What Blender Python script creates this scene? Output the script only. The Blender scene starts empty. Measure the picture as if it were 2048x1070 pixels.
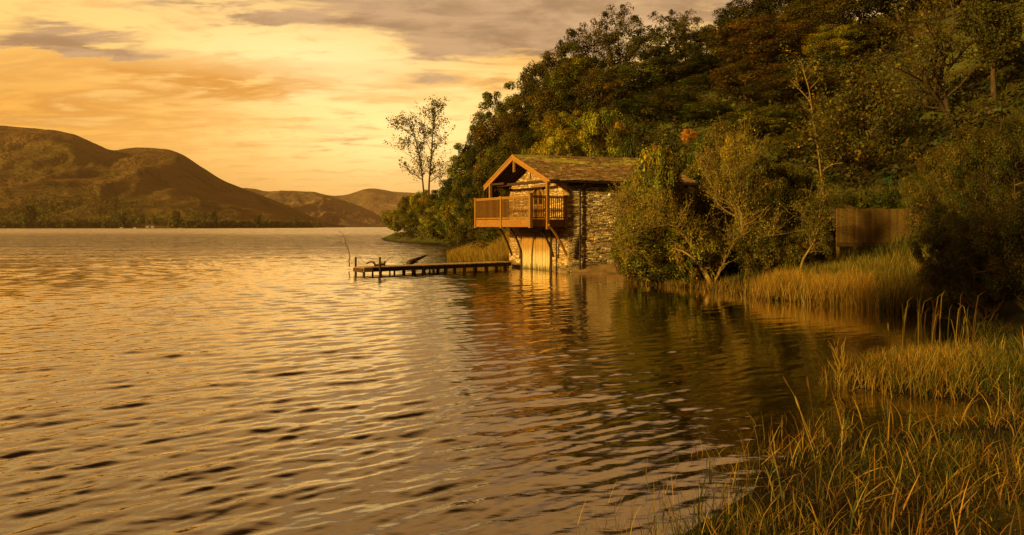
import bpy, math, random
import numpy as np
from mathutils import Vector, noise

# ------------------------------------------------------------------ camera, world, sun, exposure
S = bpy.context.scene
C = S.collection
F = 1400.0                     # focal length in pixels of the 2048 px wide photograph
HZ = 453.0                     # horizon row
CAMZ = 2.55                    # eye height above the lake
cam_d = bpy.data.cameras.new('camera')
cam = bpy.data.objects.new('camera', cam_d)
C.objects.link(cam)
cam.location = (0, 0, CAMZ)
cam.rotation_euler = (math.radians(90), 0, 0)
cam_d.sensor_width = 36
cam_d.lens = F / 2048 * 36
cam_d.shift_y = -(535 - HZ) / 2048
cam_d.clip_start = 0.05
cam_d.clip_end = 40000
S.camera = cam

SUN_AZ = math.radians(-128)    # compass angle from +Y towards +X (the sun stands left of and a little behind the camera)
SUN_EL = math.radians(15)
sdir = Vector((math.sin(SUN_AZ) * math.cos(SUN_EL), math.cos(SUN_AZ) * math.cos(SUN_EL), math.sin(SUN_EL)))
sun_d = bpy.data.lights.new('sun', 'SUN')
sun = bpy.data.objects.new('sun', sun_d)
C.objects.link(sun)
sun_d.energy = 4.6
sun_d.angle = math.radians(4)
sun_d.color = (1.0, 0.66, 0.17)
sun.rotation_euler = sdir.to_track_quat('Z', 'Y').to_euler()
sun.location = (-30, -20, 40)

S.view_settings.view_transform = 'Standard'
S.view_settings.look = 'None'
S.view_settings.exposure = 0.38
S.view_settings.gamma = 1.0
S.cycles.max_bounces = 6
S.cycles.diffuse_bounces = 3
S.cycles.glossy_bounces = 3
S.cycles.transmission_bounces = 3
S.cycles.use_denoising = True
S.cycles.sample_clamp_indirect = 4.0
S.cycles.caustics_reflective = False


class G:
    """small helper for building node trees"""
    def __init__(s, tree):
        s.t = tree
        s.n = tree.nodes
        s.l = tree.links

    def node(s, typ, **kw):
        n = s.n.new(typ)
        for k, v in kw.items():
            setattr(n, k, v)
        return n

    def set(s, sock, v):
        if isinstance(v, bpy.types.NodeSocket):
            s.l.new(v, sock)
        elif isinstance(v, (tuple, list)) and len(v) == 3 and sock.type == 'RGBA':
            sock.default_value = (*v, 1)
        else:
            sock.default_value = v

    def m(s, op, a, b=0.0, c=0.0):
        n = s.node('ShaderNodeMath', operation=op)
        s.set(n.inputs[0], a); s.set(n.inputs[1], b); s.set(n.inputs[2], c)
        return n.outputs[0]

    def mr(s, v, a, b, c=0.0, d=1.0, smooth=True):
        n = s.node('ShaderNodeMapRange')
        if smooth:
            n.interpolation_type = 'SMOOTHSTEP'
        for i, x in enumerate((v, a, b, c, d)):
            s.set(n.inputs[i], x)
        return n.outputs[0]

    def mix(s, f, a, b, typ='MIX'):
        n = s.node('ShaderNodeMix', data_type='RGBA', blend_type=typ)
        s.set(n.inputs[0], f); s.set(n.inputs[6], a); s.set(n.inputs[7], b)
        return n.outputs[2]

    def noise(s, vec, scale=1.0, detail=4.0, rough=0.5, dist=0.0, out=0):
        n = s.node('ShaderNodeTexNoise')
        if vec is not None:
            s.l.new(vec, n.inputs['Vector'])
        s.set(n.inputs['Scale'], scale); s.set(n.inputs['Detail'], detail)
        s.set(n.inputs['Roughness'], rough); s.set(n.inputs['Distortion'], dist)
        return n.outputs[out]

    def mapping(s, vec, scale=(1, 1, 1), rot=(0, 0, 0), loc=(0, 0, 0)):
        n = s.node('ShaderNodeMapping')
        s.l.new(vec, n.inputs[0])
        n.inputs['Scale'].default_value = scale
        n.inputs['Rotation'].default_value = rot
        n.inputs['Location'].default_value = loc
        return n.outputs[0]

    def ramp(s, v, stops, interp='LINEAR'):
        n = s.node('ShaderNodeValToRGB')
        n.color_ramp.interpolation = interp
        e = n.color_ramp.elements
        while len(e) > 1:
            e.remove(e[-1])
        e[0].position = stops[0][0]; e[0].color = (*stops[0][1], 1)
        for p, c in stops[1:]:
            x = e.new(p); x.color = (*c, 1)
        s.set(n.inputs[0], v)
        return n.outputs[0]


# ---- the evening sky: Nishita sky low sun, overlaid by procedural cloud
W = bpy.data.worlds.new('World')
S.world = W
W.use_nodes = True
W.node_tree.nodes.clear()
g = G(W.node_tree)
out = g.node('ShaderNodeOutputWorld')
tc = g.node('ShaderNodeTexCoord').outputs['Generated']
sep = g.node('ShaderNodeSeparateXYZ'); g.l.new(tc, sep.inputs[0])
X, Y, Z = sep.outputs
az = g.m('ARCTAN2', X, Y)
el = g.m('ARCSINE', Z)


def bump(a0, e0, sa, se, az=az, el=el):
    """soft bump at azimuth a0 / elevation e0 (radians)"""
    a = g.m('DIVIDE', g.m('SUBTRACT', az, a0), sa)
    b = g.m('DIVIDE', g.m('SUBTRACT', el, e0), se)
    r = g.m('ADD', g.m('MULTIPLY', a, a), g.m('MULTIPLY', b, b))
    return g.m('EXPONENT', g.m('MULTIPLY', r, -1.0))


# cloud layer coordinates: direction projected on a high flat layer
zz = g.m('ADD', g.m('MAXIMUM', Z, 0.0), 0.10)
cv = g.node('ShaderNodeCombineXYZ')
g.l.new(g.m('DIVIDE', X, zz), cv.inputs[0]); g.l.new(g.m('DIVIDE', Y, zz), cv.inputs[1])
P = cv.outputs[0]
n1 = g.noise(g.mapping(P, (0.62, 1.0, 1), (0, 0, 0.15), (3.1, 1.7, 0)), 0.8, 6, 0.58, 0.5)
n2 = g.noise(g.mapping(P, (0.9, 1.9, 1), (0, 0, 0.1), (7.7, 4.1, 0)), 1.9, 6, 0.6, 0.4)
n3 = g.noise(g.mapping(P, (1, 1.6, 1), (0, 0, -.2), (1.3, 9.2, 0)), 3.4, 5, 0.6, 0.3)
wob = g.m('MULTIPLY', g.m('SUBTRACT', n1, 0.5), 0.5)
azw = g.m('ADD', az, wob)
elw = g.m('ADD', el, g.m('MULTIPLY', g.m('SUBTRACT', n2, 0.5), 0.16))

base = g.ramp(g.mr(el, 0.0, 1.4, 0, 1, False), [
    (0.0, (0.64, 0.31, 0.075)), (0.035, (0.74, 0.36, 0.07)), (0.10, (0.82, 0.41, 0.065)), (0.165, (0.84, 0.52, 0.15)),
    (0.225, (0.66, 0.42, 0.17)), (0.30, (0.70, 0.41, 0.14)), (0.40, (0.50, 0.27, 0.09)), (0.52, (0.10, 0.045, 0.014)), (1.0, (0.03, 0.014, 0.005))])
# bright heart of the afterglow
glow = bump(-0.17, 0.125, 0.24, 0.085)
glow2 = bump(-0.27, 0.215, 0.20, 0.05)
col = g.mix(g.m('MULTIPLY', glow, 0.85), base, (1.22, 0.86, 0.35))
col = g.mix(g.m('MULTIPLY', glow2, 0.8), col, (0.98, 0.74, 0.36))
# orange veil, left and low
veil = g.m('ADD', bump(-0.64, 0.145, 0.27, 0.050, azw, elw), g.m('MULTIPLY', bump(-0.38, 0.192, 0.17, 0.024, azw, elw), 1.0))
veil = g.m('ADD', veil, g.m('MULTIPLY', bump(-0.02, 0.225, 0.16, 0.028, azw, elw), 0.9))
veil = g.m('MINIMUM', g.m('MULTIPLY', veil, g.mr(n2, 0.36, 0.62, 0.45, 1.15)), 1.0)
col = g.mix(veil, col, (0.56, 0.245, 0.045))
# thin streaks everywhere
st = g.m('MULTIPLY', g.mr(n3, 0.50, 0.68), g.mr(el, 0.0, 0.12, 0.25, 0.5))
col = g.mix(st, col, (0.58, 0.30, 0.08))
st2 = g.m('MULTIPLY', g.mr(n2, 0.52, 0.70), 0.55)
col = g.mix(st2, col, (0.93, 0.58, 0.17))
# grey-brown cloud banks
gb = g.m('ADD', bump(0.10, 0.325, 0.32, 0.075, azw, elw), g.m('MULTIPLY', bump(-0.10, 0.262, 0.16, 0.032, azw, elw), 0.85))
gb = g.m('ADD', gb, g.m('MULTIPLY', bump(-0.49, 0.226, 0.075, 0.015, azw, elw), 1.15))
gb = g.m('ADD', gb, g.m('MULTIPLY', bump(-0.65, 0.208, 0.045, 0.018, azw, elw), 1.0))
gb = g.m('ADD', gb, g.m('MULTIPLY', bump(-0.30, 0.295, 0.14, 0.014, azw, elw), 0.8))
gb = g.m('ADD', gb, g.mr(elw, 0.315, 0.43))
gb = g.m('ADD', gb, g.m('MULTIPLY', bump(-0.28, 0.135, 0.06, 0.009, azw, elw), 0.35))
gm = g.m('MULTIPLY', g.mr(g.m('ADD', gb, g.m('ADD', g.m('MULTIPLY', g.m('SUBTRACT', n2, 0.5), 1.5), g.m('MULTIPLY', g.m('SUBTRACT', n3, 0.5), 0.5))), 0.15, 0.85), 0.92)
gc = g.mix(g.mr(n3, 0.35, 0.65), (0.235, 0.140, 0.082), (0.43, 0.27, 0.15))
gc = g.mix(g.mr(el, 0.30, 0.45), gc, (0.90, 0.47, 0.15))
gc = g.mix(g.mr(el, 0.50, 0.78), gc, (0.045, 0.021, 0.007))
gc = g.mix(bump(0.10, 0.27, 0.05, 0.03, azw, elw), gc, (0.70, 0.45, 0.21))
col = g.mix(gm, col, gc)
# bright gaps in the overcast that the near water mirrors
gap = g.m('MULTIPLY', g.mr(n1, 0.50, 0.62), g.m('MULTIPLY', g.mr(el, 0.35, 0.5, 0, 0.5), g.mr(el, 0.55, 0.85, 1.0, 0.0)))
col = g.mix(gap, col, (0.60, 0.34, 0.13))
# behind the camera and to the sides dimmer
side = g.mr(g.m('ABSOLUTE', g.m('ADD', az, 0.2)), 0.7, 2.2)
col = g.mix(g.m('MULTIPLY', side, 0.9), col, (0.09, 0.045, 0.014))
below = g.mr(Z, -0.02, 0.0, 0, 1)
col = g.mix(below, (0.05, 0.035, 0.02), col)
bg = g.node('ShaderNodeBackground'); g.l.new(col, bg.inputs[0]); bg.inputs[1].default_value = 1.15
sky = g.node('ShaderNodeTexSky', sky_type='NISHITA')
sky.sun_disc = False; sky.sun_elevation = SUN_EL; sky.sun_rotation = SUN_AZ
sky.dust_density = 4.0
bg2 = g.node('ShaderNodeBackground')
g.l.new(g.mix(1.0, sky.outputs[0], (1.0, 0.5, 0.2), 'MULTIPLY'), bg2.inputs[0]); bg2.inputs[1].default_value = 0.006
ad = g.node('ShaderNodeAddShader'); g.l.new(bg.outputs[0], ad.inputs[0]); g.l.new(bg2.outputs[0], ad.inputs[1])
g.l.new(ad.outputs[0], out.inputs[0])

# ------------------------------------------------------------------ helpers
def P2(px, D):
    return ((px - 1024) / F * D, D)


def ZP(py, D):
    return CAMZ + (HZ - py) / F * D


def tag(o, label=None, cat=None, group=None, kind=None):
    if label: o['label'] = label
    if cat: o['category'] = cat
    if group: o['group'] = group
    if kind: o['kind'] = kind
    return o


def empty(name, loc=(0, 0, 0), rz=0.0, label=None, cat=None, group=None):
    o = bpy.data.objects.new(name, None)
    C.objects.link(o)
    o.location = loc
    o.rotation_euler = (0, 0, rz)
    o.empty_display_size = 0.3
    return tag(o, label, cat, group)


def link(name, me, mat, parent=None, loc=(0, 0, 0)):
    o = bpy.data.objects.new(name, me)
    C.objects.link(o)
    if mat is not None and len(me.materials) == 0:
        me.materials.append(mat)
    if parent is not None:
        o.parent = parent
    o.location = loc
    return o


def npmesh(name, V, Q, col=None, smooth=False):
    """V (n,3), Q (m,k) all faces of k corners, optional colour per vertex"""
    V = np.asarray(V, dtype=np.float32); Q = np.asarray(Q, dtype=np.int32)
    me = bpy.data.meshes.new(name)
    me.vertices.add(len(V)); me.vertices.foreach_set('co', V.ravel())
    k = Q.shape[1]
    me.loops.add(Q.size); me.loops.foreach_set('vertex_index', Q.ravel())
    me.polygons.add(len(Q))
    me.polygons.foreach_set('loop_start', np.arange(0, Q.size, k, dtype=np.int32))
    me.polygons.foreach_set('loop_total', np.full(len(Q), k, dtype=np.int32))
    if smooth:
        me.polygons.foreach_set('use_smooth', np.ones(len(Q), dtype=bool))
    if col is not None:
        a = me.color_attributes.new('Col', 'FLOAT_COLOR', 'POINT')
        c4 = np.ones((len(V), 4), dtype=np.float32); c4[:, :3] = col
        a.data.foreach_set('color', c4.ravel())
    me.update(calc_edges=True)
    return me


class MB:
    """collects boxes, prisms and tubes; build() links them as one mesh object"""
    def __init__(s):
        s.v = []; s.f = []; s.c = []

    def add(s, vs, fs, col=(1, 1, 1)):
        b = len(s.v)
        s.v += [tuple(x) for x in vs]
        s.f += [tuple(i + b for i in f) for f in fs]
        s.c += [col] * len(vs)

    def box(s, o, ax, ay, az, col=(1, 1, 1)):
        """corner o and three edge vectors"""
        o = Vector(o); ax = Vector(ax); ay = Vector(ay); az = Vector(az)
        vs = [o, o + ax, o + ax + ay, o + ay, o + az, o + ax + az, o + ax + ay + az, o + ay + az]
        s.add(vs, [(0, 3, 2, 1), (4, 5, 6, 7), (0, 1, 5, 4), (1, 2, 6, 5), (2, 3, 7, 6), (3, 0, 4, 7)], col)

    def bar(s, a, b, w, h, col=(1, 1, 1), up=(0, 0, 1)):
        a = Vector(a); b = Vector(b); d = b - a
        side = d.cross(Vector(up))
        if side.length < 1e-5:
            side = Vector((1, 0, 0))
        side.normalize(); u = side.cross(d).normalized()
        s.box(a - side * w / 2 - u * h / 2, d, side * w, u * h, col)

    def tube(s, pts, radii, n=6, col=(1, 1, 1), cap=True):
        pts = [Vector(p) for p in pts]
        ring = []
        prev = None
        for i, p in enumerate(pts):
            d = (pts[min(i + 1, len(pts) - 1)] - pts[max(i - 1, 0)])
            if d.length < 1e-6: d = Vector((0, 0, 1))
            d.normalize()
            if prev is None:
                a = d.cross(Vector((0.31, 0.95, 0.07)))
                if a.length < 0.05: a = d.cross(Vector((1, 0, 0)))
            else:
                a = prev - d * prev.dot(d)
            a.normalize(); prev = a
            b = d.cross(a)
            r = radii[i] if hasattr(radii, '__len__') else radii
            ring.append([p + (a * math.cos(t) + b * math.sin(t)) * r for t in [2 * math.pi * k / n for k in range(n)]])
        vs = [q for r in ring for q in r]; fs = []
        for i in range(len(pts) - 1):
            for k in range(n):
                fs.append((i * n + k, i * n + (k + 1) % n, (i + 1) * n + (k + 1) % n, (i + 1) * n + k))
        if cap:
            fs.append(tuple(range(n - 1, -1, -1))); fs.append(tuple((len(pts) - 1) * n + k for k in range(n)))
        s.add(vs, fs, col)

    def mesh(s, name, smooth=False):
        me = bpy.data.meshes.new(name)
        me.from_pydata(s.v, [], s.f)
        a = me.color_attributes.new('Col', 'FLOAT_COLOR', 'POINT')
        a.data.foreach_set('color', np.array([(*c, 1) for c in s.c], dtype=np.float32).ravel())
        if smooth:
            me.polygons.foreach_set('use_smooth', np.ones(len(me.polygons), dtype=bool))
        return me

    def build(s, name, mat, parent=None, smooth=False):
        return link(name, s.mesh(name, smooth), mat, parent)


def material(name):
    m = bpy.data.materials.new(name)
    m.use_nodes = True
    m.node_tree.nodes.clear()
    gg = G(m.node_tree)
    o = gg.node('ShaderNodeOutputMaterial')
    return m, gg, o


def pbr(gg, o, col, rough=0.7, normal=None, spec=0.3, metal=0.0):
    p = gg.node('ShaderNodeBsdfPrincipled')
    gg.set(p.inputs['Base Color'], col); gg.set(p.inputs['Roughness'], rough)
    gg.set(p.inputs['Specular IOR Level'], spec); gg.set(p.inputs['Metallic'], metal)
    if normal is not None: gg.l.new(normal, p.inputs['Normal'])
    gg.l.new(p.outputs[0], o.inputs[0])
    return p


def bumpn(gg, h, strength=0.5, dist=0.02, normal=None):
    b = gg.node('ShaderNodeBump')
    gg.set(b.inputs['Strength'], strength); gg.set(b.inputs['Distance'], dist)
    gg.l.new(h, b.inputs['Height'])
    if normal is not None: gg.l.new(normal, b.inputs['Normal'])
    return b.outputs[0]


def vcol(gg):
    return gg.node('ShaderNodeVertexColor', layer_name='Col').outputs[0]


def objc(gg):
    return gg.node('ShaderNodeTexCoord').outputs['Object']


def wood_mat(name, col, dark, scale=6.0, stretch=(1, 1, 8), rough=0.65):
    m, gg, o = material(name)
    co = objc(gg)
    n = gg.noise(gg.mapping(co, stretch), scale, 6, 0.65, 0.6)
    n2_ = gg.noise(co, 1.7, 3, 0.6)
    c = gg.mix(gg.mr(n, 0.35, 0.68), dark, col)
    c = gg.mix(gg.m('MULTIPLY', gg.mr(n2_, 0.4, 0.7), 0.35), c, dark)
    c = gg.mix(1.0, c, vcol(gg), 'MULTIPLY')
    pbr(gg, o, c, rough, bumpn(gg, n, 0.5, 0.01))
    return m


def vc_mat(name, rough=0.85, nscale=9.0, namp=0.35, bump=0.6, bdist=0.02, spec=0.2):
    """surface whose own pieces carry their colour, broken up by noise"""
    m, gg, o = material(name)
    co = objc(gg)
    n = gg.noise(co, nscale, 6, 0.65)
    f = gg.mr(n, 0.3, 0.7, 1 - namp, 1 + namp)
    cc = gg.node('ShaderNodeCombineColor')
    for i in range(3): gg.l.new(f, cc.inputs[i])
    c = gg.mix(1.0, vcol(gg), cc.outputs[0], 'MULTIPLY')
    pbr(gg, o, c, rough, bumpn(gg, n, bump, bdist), spec)
    return m


def leaf_material(name, trans=0.35):
    m, gg, o = material(name)
    oi = gg.node('ShaderNodeObjectInfo')
    c = gg.mix(1.0, vcol(gg), oi.outputs['Color'], 'MULTIPLY')
    d = gg.node('ShaderNodeBsdfPrincipled')
    gg.set(d.inputs['Base Color'], c); gg.set(d.inputs['Roughness'], 0.55); gg.set(d.inputs['Specular IOR Level'], 0.25)
    t = gg.node('ShaderNodeBsdfTranslucent')
    gg.l.new(gg.mix(1.0, c, (1.15, 1.0, 0.55), 'MULTIPLY'), t.inputs[0])
    mx = gg.node('ShaderNodeMixShader'); mx.inputs[0].default_value = trans
    gg.l.new(d.outputs[0], mx.inputs[1]); gg.l.new(t.outputs[0], mx.inputs[2])
    gg.l.new(mx.outputs[0], o.inputs[0])
    return m


M = {}
M['timber'] = wood_mat('orange_brown_timber', (0.45, 0.22, 0.036), (0.23, 0.10, 0.018))
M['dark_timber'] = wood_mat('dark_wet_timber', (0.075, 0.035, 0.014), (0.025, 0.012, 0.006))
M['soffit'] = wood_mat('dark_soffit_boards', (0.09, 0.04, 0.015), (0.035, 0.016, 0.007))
M['deck'] = wood_mat('weathered_deck_boards', (0.55, 0.38, 0.18), (0.30, 0.19, 0.08), 5)
M['fence'] = wood_mat('fence_boards', (0.22, 0.135, 0.03), (0.10, 0.058, 0.015))
M['bark'] = wood_mat('bark', (0.13, 0.080, 0.036), (0.045, 0.026, 0.013), 5, (1, 1, .35), 0.9)
M['pale_bark'] = wood_mat('pale_bark', (0.50, 0.32, 0.13), (0.22, 0.13, 0.05), 7, (1, 1, .35), 0.8)
M['willow_bark'] = wood_mat('lichen_bark', (0.36, 0.235, 0.06), (0.13, 0.08, 0.024), 7, (1, 1, .5), 0.85)
M['stone'] = vc_mat('rubble_stone', 0.9, 11, 0.45, 0.8, 0.03)
M['slate'] = vc_mat('mossy_slates', 0.75, 7, 0.4, 0.6, 0.02)
M['leaf'] = leaf_material('leaves')
M['grass'] = leaf_material('grass_blades', 0.3)
m_, g_, o_ = material('iron'); pbr(g_, o_, (0.02, 0.014, 0.01), 0.5); M['iron'] = m_
m_, g_, o_ = material('dark_glass'); pbr(g_, o_, (0.02, 0.012, 0.006), 0.08, None, 0.6); M['glass'] = m_
m_, g_, o_ = material('white_enamel'); pbr(g_, o_, (0.75, 0.72, 0.66), 0.35); M['white'] = m_

# ------------------------------------------------------------------ the shore and the land
S1 = [(-60, -14), (-8, 0.6), (-2, 3.7), (0.6, 4.9), (1.3, 5.7), (2.0, 6.4), (2.5, 7.1), (3.1, 7.9), (4.3, 8.5), (5.7, 9.0), (6.7, 9.4), (6.9, 9.9),
      (5.9, 10.5), (5.25, 11.2), (5.9, 12.0), (7.2, 12.8), (8.9, 14.0), (10.4, 16.0), (11.7, 18.4), (12.0, 20.5), (10.8, 22.4), (8.9, 24.0), (8.3, 26.5),
      (7.6, 28.5), (6.4, 30.4), (5.6, 32.0), (5.9, 34.8), (5.4, 36.6), (4.3, 37.6), (3.3, 38.4)]
S2 = [(3.0, 38.9), (-0.2, 44.0), (-1.6, 46.5), (-3.0, 49.5), (-4.3, 52.5), (-5.0, 60), (-6.6, 75), (-8.5, 92), (-11, 102), (-16.5, 107),
      (-22, 122), (-28, 150), (-29.5, 163), (-25, 178), (-5, 205), (20, 260), (60, 420), (120, 700)]
POLY = np.array(S1 + S2 + [(2500, 900), (2500, -400), (-60, -400)], dtype=float)


def seg_dist(P, L):
    L = np.array(L, dtype=float); best = np.full(len(P), 1e9)
    for a, b in zip(L[:-1], L[1:]):
        d = b - a; t = np.clip(((P - a) @ d) / (d @ d), 0, 1)
        q = a + t[:, None] * d
        best = np.minimum(best, np.hypot(*(P - q).T))
    return best


def inside(P):
    x, y = P[:, 0], P[:, 1]; r = np.zeros(len(P), bool); n = len(POLY)
    for i in range(n):
        x1, y1 = POLY[i]; x2, y2 = POLY[(i + 1) % n]
        if y1 == y2: continue
        c = ((y1 > y) != (y2 > y)) & (x < (x2 - x1) * (y - y1) / (y2 - y1) + x1)
        r ^= c
    return r


def land(P):
    P = np.asarray(P, dtype=float).reshape(-1, 2)
    ins = inside(P); d1 = seg_dist(P, S1); d2 = seg_dist(P, S2)
    A = np.interp(d1, [0, 1, 4, 8, 18, 38, 62, 95, 200], [0, .10, .42, 1.35, 6, 17, 27, 39, 84])
    B = np.interp(d2, [0, 1, 3, 8, 15, 25, 60, 120], [0, .3, 1.3, 5, 12, 21, 40, 60])
    # the headland is low
    h = np.minimum(A, B) - 0.12 * np.minimum(A, B) * np.clip(1 - np.abs(A - B) / (0.3 * (A + B) + .1), 0, 1)
    head = np.clip((P[:, 1] - 108) / 20, 0, 1) * np.clip((4 - P[:, 0]) / 10, 0, 1)
    h = h * (1 - head) + np.minimum(h, 1.2) * head
    und = 0.06 * np.sin(P[:, 0] * 1.7 + 1.3 * np.sin(P[:, 1] * .8)) * np.sin(P[:, 1] * 1.4 + .6)
    h = h + und * np.clip(np.minimum(d1, d2), 0, 1.5)
    dm = np.minimum(d1, d2)
    e = ((P[:, 0] - 5.0) / 2.1) ** 2 + ((P[:, 1] - 38.3) / 2.2) ** 2
    h = h - 1.1 * np.exp(-e ** 2)
    return np.where(ins, h, -np.minimum(dm * 0.28, 2.5))


def zg(x, y):
    return float(land([(x, y)])[0])


# near land as a graded grid, edges dropping gently out to the far lake bed
xs = np.concatenate([np.arange(-60, -12, 2.0), np.arange(-12, 24, 0.3), np.arange(24, 60, 1.0), np.arange(60, 240, 4.0), np.array([300, 500, 900, 2400.])])
ys = np.concatenate([np.arange(-40, 2, 3.0), np.arange(2, 46, 0.3), np.arange(46, 120, 1.0), np.arange(120, 300, 4.0), np.array([400, 600, 890.])])
XX, YY = np.meshgrid(xs, ys)
pp = np.stack([XX.ravel(), YY.ravel()], 1)
hh = land(pp)
nx, ny = len(xs), len(ys)
idx = np.arange(nx * ny).reshape(ny, nx)
Q = np.stack([idx[:-1, :-1], idx[:-1, 1:], idx[1:, 1:], idx[1:, :-1]], -1).reshape(-1, 4)
me = npmesh('ground', np.column_stack([pp, hh]), Q, smooth=True)
m_, g_, o_ = material('grassy_earth')
co = objc(g_)
nA = g_.noise(co, 0.35, 6, 0.6); nB = g_.noise(co, 5, 5, 0.7); nC = g_.noise(co, 0.09, 3, 0.5)
c_ = g_.mix(g_.mr(nA, .4, .62), (0.10, 0.095, 0.016), (0.15, 0.17, 0.02))
c_ = g_.mix(g_.mr(nB, .35, .7), c_, (0.05, 0.045, 0.012))
c_ = g_.mix(g_.mr(nC, .55, .65), c_, (0.12, 0.07, 0.022))
sz = g_.node('ShaderNodeSeparateXYZ'); g_.l.new(co, sz.inputs[0])
wet = g_.mr(g_.m('ADD', sz.outputs[2], g_.m('MULTIPLY', nB, .3)), .12, .55)
c_ = g_.mix(wet, (0.022, 0.014, 0.007), c_)
pbr(g_, o_, c_, .95, bumpn(g_, nB, .8, .08), .1)
M['earth'] = m_
tag(link('ground', me, m_), kind='structure')

# lake bed / far ground, one sheet to the horizon
m_, g_, o_ = material('lake_bed'); pbr(g_, o_, (0.02, 0.013, 0.007), .95); 
b = MB(); b.add([(-7500, -400, -2.6), (7500, -400, -2.6), (7500, 7600, -2.6), (-7500, 7600, -2.6)], [(0, 1, 2, 3)])
tag(b.build('lake_bed', m_), kind='structure')

# ------------------------------------------------------------------ water: a real wave surface
rng = np.random.default_rng(7)
rows = [3.0]
while rows[-1] < 260: rows.append(rows[-1] * 1.0042 if rows[-1] < 90 else rows[-1] * 1.02)
while rows[-1] < 6500: rows.append(rows[-1] * 1.15)
rows = np.array(rows); cols = np.concatenate([np.linspace(-2.6, -0.9, 120)[:-1], np.linspace(-0.9, 0.9, 900), np.linspace(0.9, 2.6, 120)[1:]])
T, D_ = np.meshgrid(cols, rows)
wx = (T * D_).ravel(); wy = D_.ravel().copy(); wz = np.zeros_like(wx)
sp = np.where(wy < 90, wy * 0.0042, wy * .02)
NW = 150
main = math.radians(125)
lams = np.exp(rng.uniform(math.log(0.13), math.log(1.05), NW))
calm = 1.0 / (1 + np.exp(-(wx - 1.0 - 0.0 * wy) / 2.2))        # the bay is sheltered by the headland
calm *= 1 / (1 + np.exp((wy - 60) / 12))
patch = 1.0 + 0.35 * np.sin(wx * .21 + 1.1 * np.sin(wy * .13)) * np.sin(wy * .17 + .8 * np.sin(wx * .09 + 1))
for lam in lams:
    th = main + rng.normal(0, 0.27) + (0.0 if rng.random() < .80 else rng.normal(0, 0.8))
    k = 2 * math.pi / lam
    a = 0.0019 * lam ** 0.70 * rng.uniform(.5, 1.4)
    ph = rng.uniform(0, 6.28)
    fil = np.clip((lam / (sp * 2.2) - 1.0), 0, 1)
    dx, dy = math.cos(th), math.sin(th)
    q = k * (wx * dx + wy * dy) + ph + 0.5 * np.sin(.7 * wx * dy - .6 * wy * dx + ph)
    s_ = np.sin(q)
    wz += a * fil * (s_ + 0.22 * np.cos(2 * q)) * (1 - 0.87 * calm)
wz *= patch
# calmer right at the shore
shore = np.minimum(seg_dist(np.stack([wx, wy], 1), S1), 4.0) / 4.0
wz *= 0.35 + 0.65 * shore
nr, nc = len(rows), len(cols)
idx = np.arange(nr * nc).reshape(nr, nc)
Q = np.stack([idx[:-1, :-1], idx[:-1, 1:], idx[1:, 1:], idx[1:, :-1]], -1).reshape(-1, 4)
me = npmesh('water', np.column_stack([wx, wy, wz]), Q, smooth=True)
m_, g_, o_ = material('lake_water')
geo = g_.node('ShaderNodeNewGeometry').outputs['Position']
rip = g_.noise(g_.mapping(geo, (.7, 2.3, 1), (0, 0, math.radians(-32))), 3.6, 4, .55, .3)
rip2 = g_.noise(g_.mapping(geo, (.55, 1.5, 1), (0, 0, math.radians(-18))), .9, 4, .6, .4)
cd = g_.node('ShaderNodeCameraData').outputs['View Distance']
sx = g_.node('ShaderNodeSeparateXYZ'); g_.l.new(geo, sx.inputs[0])
calm_n = g_.mr(g_.noise(geo, .12, 3, .5), .35, .65, .55, 1.25)
bay = g_.mr(sx.outputs[0], -2, 4, 1.0, .42)
nb = bumpn(g_, rip, g_.m('MULTIPLY', g_.m('MULTIPLY', calm_n, bay), .22), .03)
fary = g_.mr(sx.outputs[1], 20, 80)
nb = bumpn(g_, rip2, g_.m('MULTIPLY', fary, .45), .30, nb)
rip3 = g_.noise(g_.mapping(geo, (.5, 1.3, 1), (0, 0, -.2)), .16, 4, .65, .3)
nb = bumpn(g_, rip3, g_.m('MULTIPLY', g_.mr(sx.outputs[1], 30, 110), .85), 2.4, nb)
fr = g_.node('ShaderNodeFresnel'); fr.inputs[0].default_value = 1.7; g_.l.new(nb, fr.inputs['Normal'])
gl = g_.node('ShaderNodeBsdfGlossy'); g_.l.new(g_.mr(sx.outputs[1], 50, 400, .008, .25), gl.inputs['Roughness']); gl.inputs[0].default_value = (1, .93, .80, 1)
g_.l.new(nb, gl.inputs['Normal'])
df = g_.node('ShaderNodeBsdfDiffuse'); df.inputs[0].default_value = (0.010, 0.0045, 0.0012, 1)
mx = g_.node('ShaderNodeMixShader')
g_.l.new(g_.mr(fr.outputs[0], 0.06, .57, .02, 1.0, False), mx.inputs[0])
g_.l.new(df.outputs[0], mx.inputs[1]); g_.l.new(gl.outputs[0], mx.inputs[2]); g_.l.new(mx.outputs[0], o_.inputs[0])
tag(link('water', me, m_), kind='structure')

# ------------------------------------------------------------------ far hills
def hill_mat(name, ca, cb, cc_, cd_, sc):
    m, gg, o = material(name)
    co = objc(gg)
    a = gg.noise(gg.mapping(co, (1, 1, 1.6)), sc, 7, .62, .5)
    b = gg.noise(gg.mapping(co, (1, 1, 2.0), (0, 0, 0), (40, 20, 9)), sc * .45, 5, .55, .8)
    d = gg.noise(co, sc * 5, 5, .7)
    c = gg.mix(gg.mr(b, .46, .55), ca, cb)
    c = gg.mix(gg.m('MULTIPLY', gg.mr(a, .50, .62), .8), c, cc_)
    c = gg.mix(gg.m('MULTIPLY', gg.mr(d, .52, .70), .7), c, cd_)
    pbr(gg, o, c, 1.0, bumpn(gg, a, 1.0, 60), 0.0)
    return m


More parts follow.
